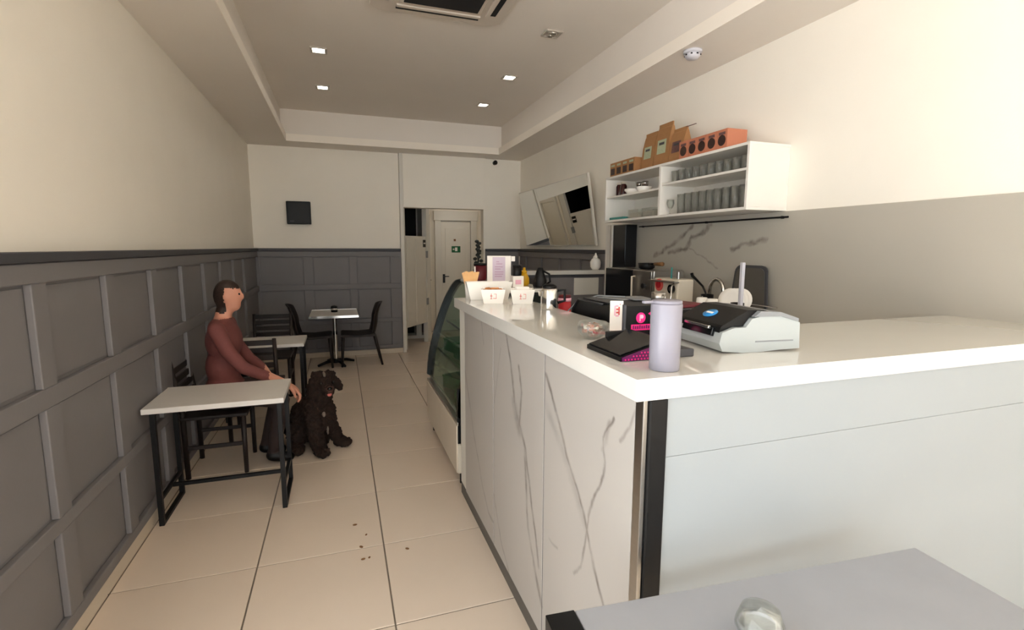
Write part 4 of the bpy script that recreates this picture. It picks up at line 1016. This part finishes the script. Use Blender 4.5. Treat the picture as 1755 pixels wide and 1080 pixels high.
hb = to_mesh_obj('head_patch', [('s', (.012, -.075, .603), (.011, .03, .014), Rx(25))], .004, 'dog_white', .004, 70); hb.parent = dog
for c_, r_ in (((-.005, -.095, .30), (.014, .012, .022)), ((.022, -.05, .165), (.009, .012, .045))):
    o = to_mesh_obj('chest_patch', [('s', c_, r_)], .004, 'dog_white', .005, 70); o.parent = dog

# ================================================================== PERSON seated at the table
per = thing('person', 'person in dark trousers seated at the table, one hand lowered beside the dog', 'person', (-.80, 3.90, 0))
# local: faces +x (towards the aisle); right side is -y (towards viewer)
pp = [  # body: pelvis to head as one continuous union surface
    ('s', (0, 0, .56), (.13, .17, .12)), ('s', (.0, 0, .72), (.11, .155, .16)), ('s', (.015, 0, .90), (.115, .175, .15)),
    ('s', (.01, 0, 1.0), (.085, .19, .07)), ('t', [(.01, 0, 1.02), (.03, 0, 1.12)], [.058, .052]),
    ('s', (.055, 0, 1.215), (.09, .072, .112)), ('s', (.075, 0, 1.15), (.06, .052, .05)),
    ('t', [(.02, -.09, .52), (.20, -.09, .515), (.36, -.075, .465)], [.086, .078, .06]),
    ('t', [(.02, .09, .52), (.18, .10, .515), (.33, .10, .465)], [.086, .078, .06]),
    ('t', [(.36, -.075, .465), (.33, -.075, .28), (.29, -.075, .09)], [.06, .054, .038]),
    ('t', [(.33, .10, .465), (.28, .10, .28), (.22, .10, .09)], [.06, .054, .038]),
    ('t', [(.28, -.075, .06), (.34, -.075, .045), (.40, -.075, .036)], [.042, .04, .032]),
    ('t', [(.21, .10, .06), (.27, .10, .045), (.33, .10, .036)], [.042, .04, .032]),
    ('t', [(.01, -.185, 1.0), (.08, -.235, .86), (.16, -.235, .75)], [.056, .048, .042]),
    ('t', [(.16, -.235, .75), (.29, -.19, .67), (.415, -.14, .588)], [.042, .038, .03]),
    ('t', [(.01, .185, 1.0), (.04, .235, .85), (.12, .22, .73)], [.056, .048, .042]),
    ('t', [(.12, .22, .73), (.21, .18, .66), (.27, .13, .588)], [.042, .036, .027]),
    ('s', (.145, 0, 1.205), (.016, .014, .022)), ('s', (.055, -.075, 1.21), (.02, .012, .03)), ('s', (.055, .075, 1.21), (.02, .012, .03)),
]
pb = to_mesh_obj('body', pp, .011, 'skin', 0, 1); pb.parent = per
# clothing colours follow the body: assign by region
me = pb.data; me.materials.append(MATS['trousers']); me.materials.append(MATS['shirt']); me.materials.append(MATS['hair']); me.materials.append(MATS['black_plastic'])
for p in me.polygons:
    x, y, z = p.center
    if z > 1.06: p.material_index = 3 if (z > 1.265 or (x < .045 and z > 1.10)) else 0
    elif z < .085: p.material_index = 4
    elif x > .31 and y < -.10 and z > .54: p.material_index = 0
    elif x > .24 and y > .12 and z > .565: p.material_index = 0
    elif z < .60: p.material_index = 1
    else: p.material_index = 2
def hand(base, fwd, side, parent, down):
    """palm plus five separate tapered fingers bent over what they rest on"""
    B0 = Vector(base); F = Vector(fwd).normalized(); Sd = Vector(side).normalized(); D = Vector(down).normalized()
    pts_ = [('s', tuple(B0+F*.04), (.05, .043, .022), Matrix((F, Sd, -D)).transposed())]
    for k, ln in enumerate((.058, .066, .062, .05)):
        r0 = B0+F*.072+Sd*(-.030+.020*k)
        pts_.append(('t', [r0, r0+F*ln*.45+D*.012, r0+F*ln*.6+D*.038, r0+F*ln*.55+D*.058], [.0115, .0105, .0095, .008]))
    t0 = B0+F*.02-Sd*.036
    pts_.append(('t', [t0, t0+F*.03-Sd*.018+D*.014, t0+F*.05-Sd*.018+D*.034], [.013, .0115, .009]))
    o = to_mesh_obj('hand', pts_, .0045, 'skin', 0, 1, smooth_it=1); o.parent = parent; return o
hand((.42, -.138, .584), (1, .12, -.85), (-.12, 1, 0), per, (-.45, 0, -1))
hand((.265, .132, .588), (1, -.25, -.45), (.25, 1, 0), per, (.0, 0, -1))
for y in (-.028, .028): MB().sphere((.128, y, 1.225), .010, 10).build('eye', 'eye', per)
MB().sphere((.126, 0, 1.155), .012, 10, (.6, 1.9, .4)).build('mouth', 'tongue', per)
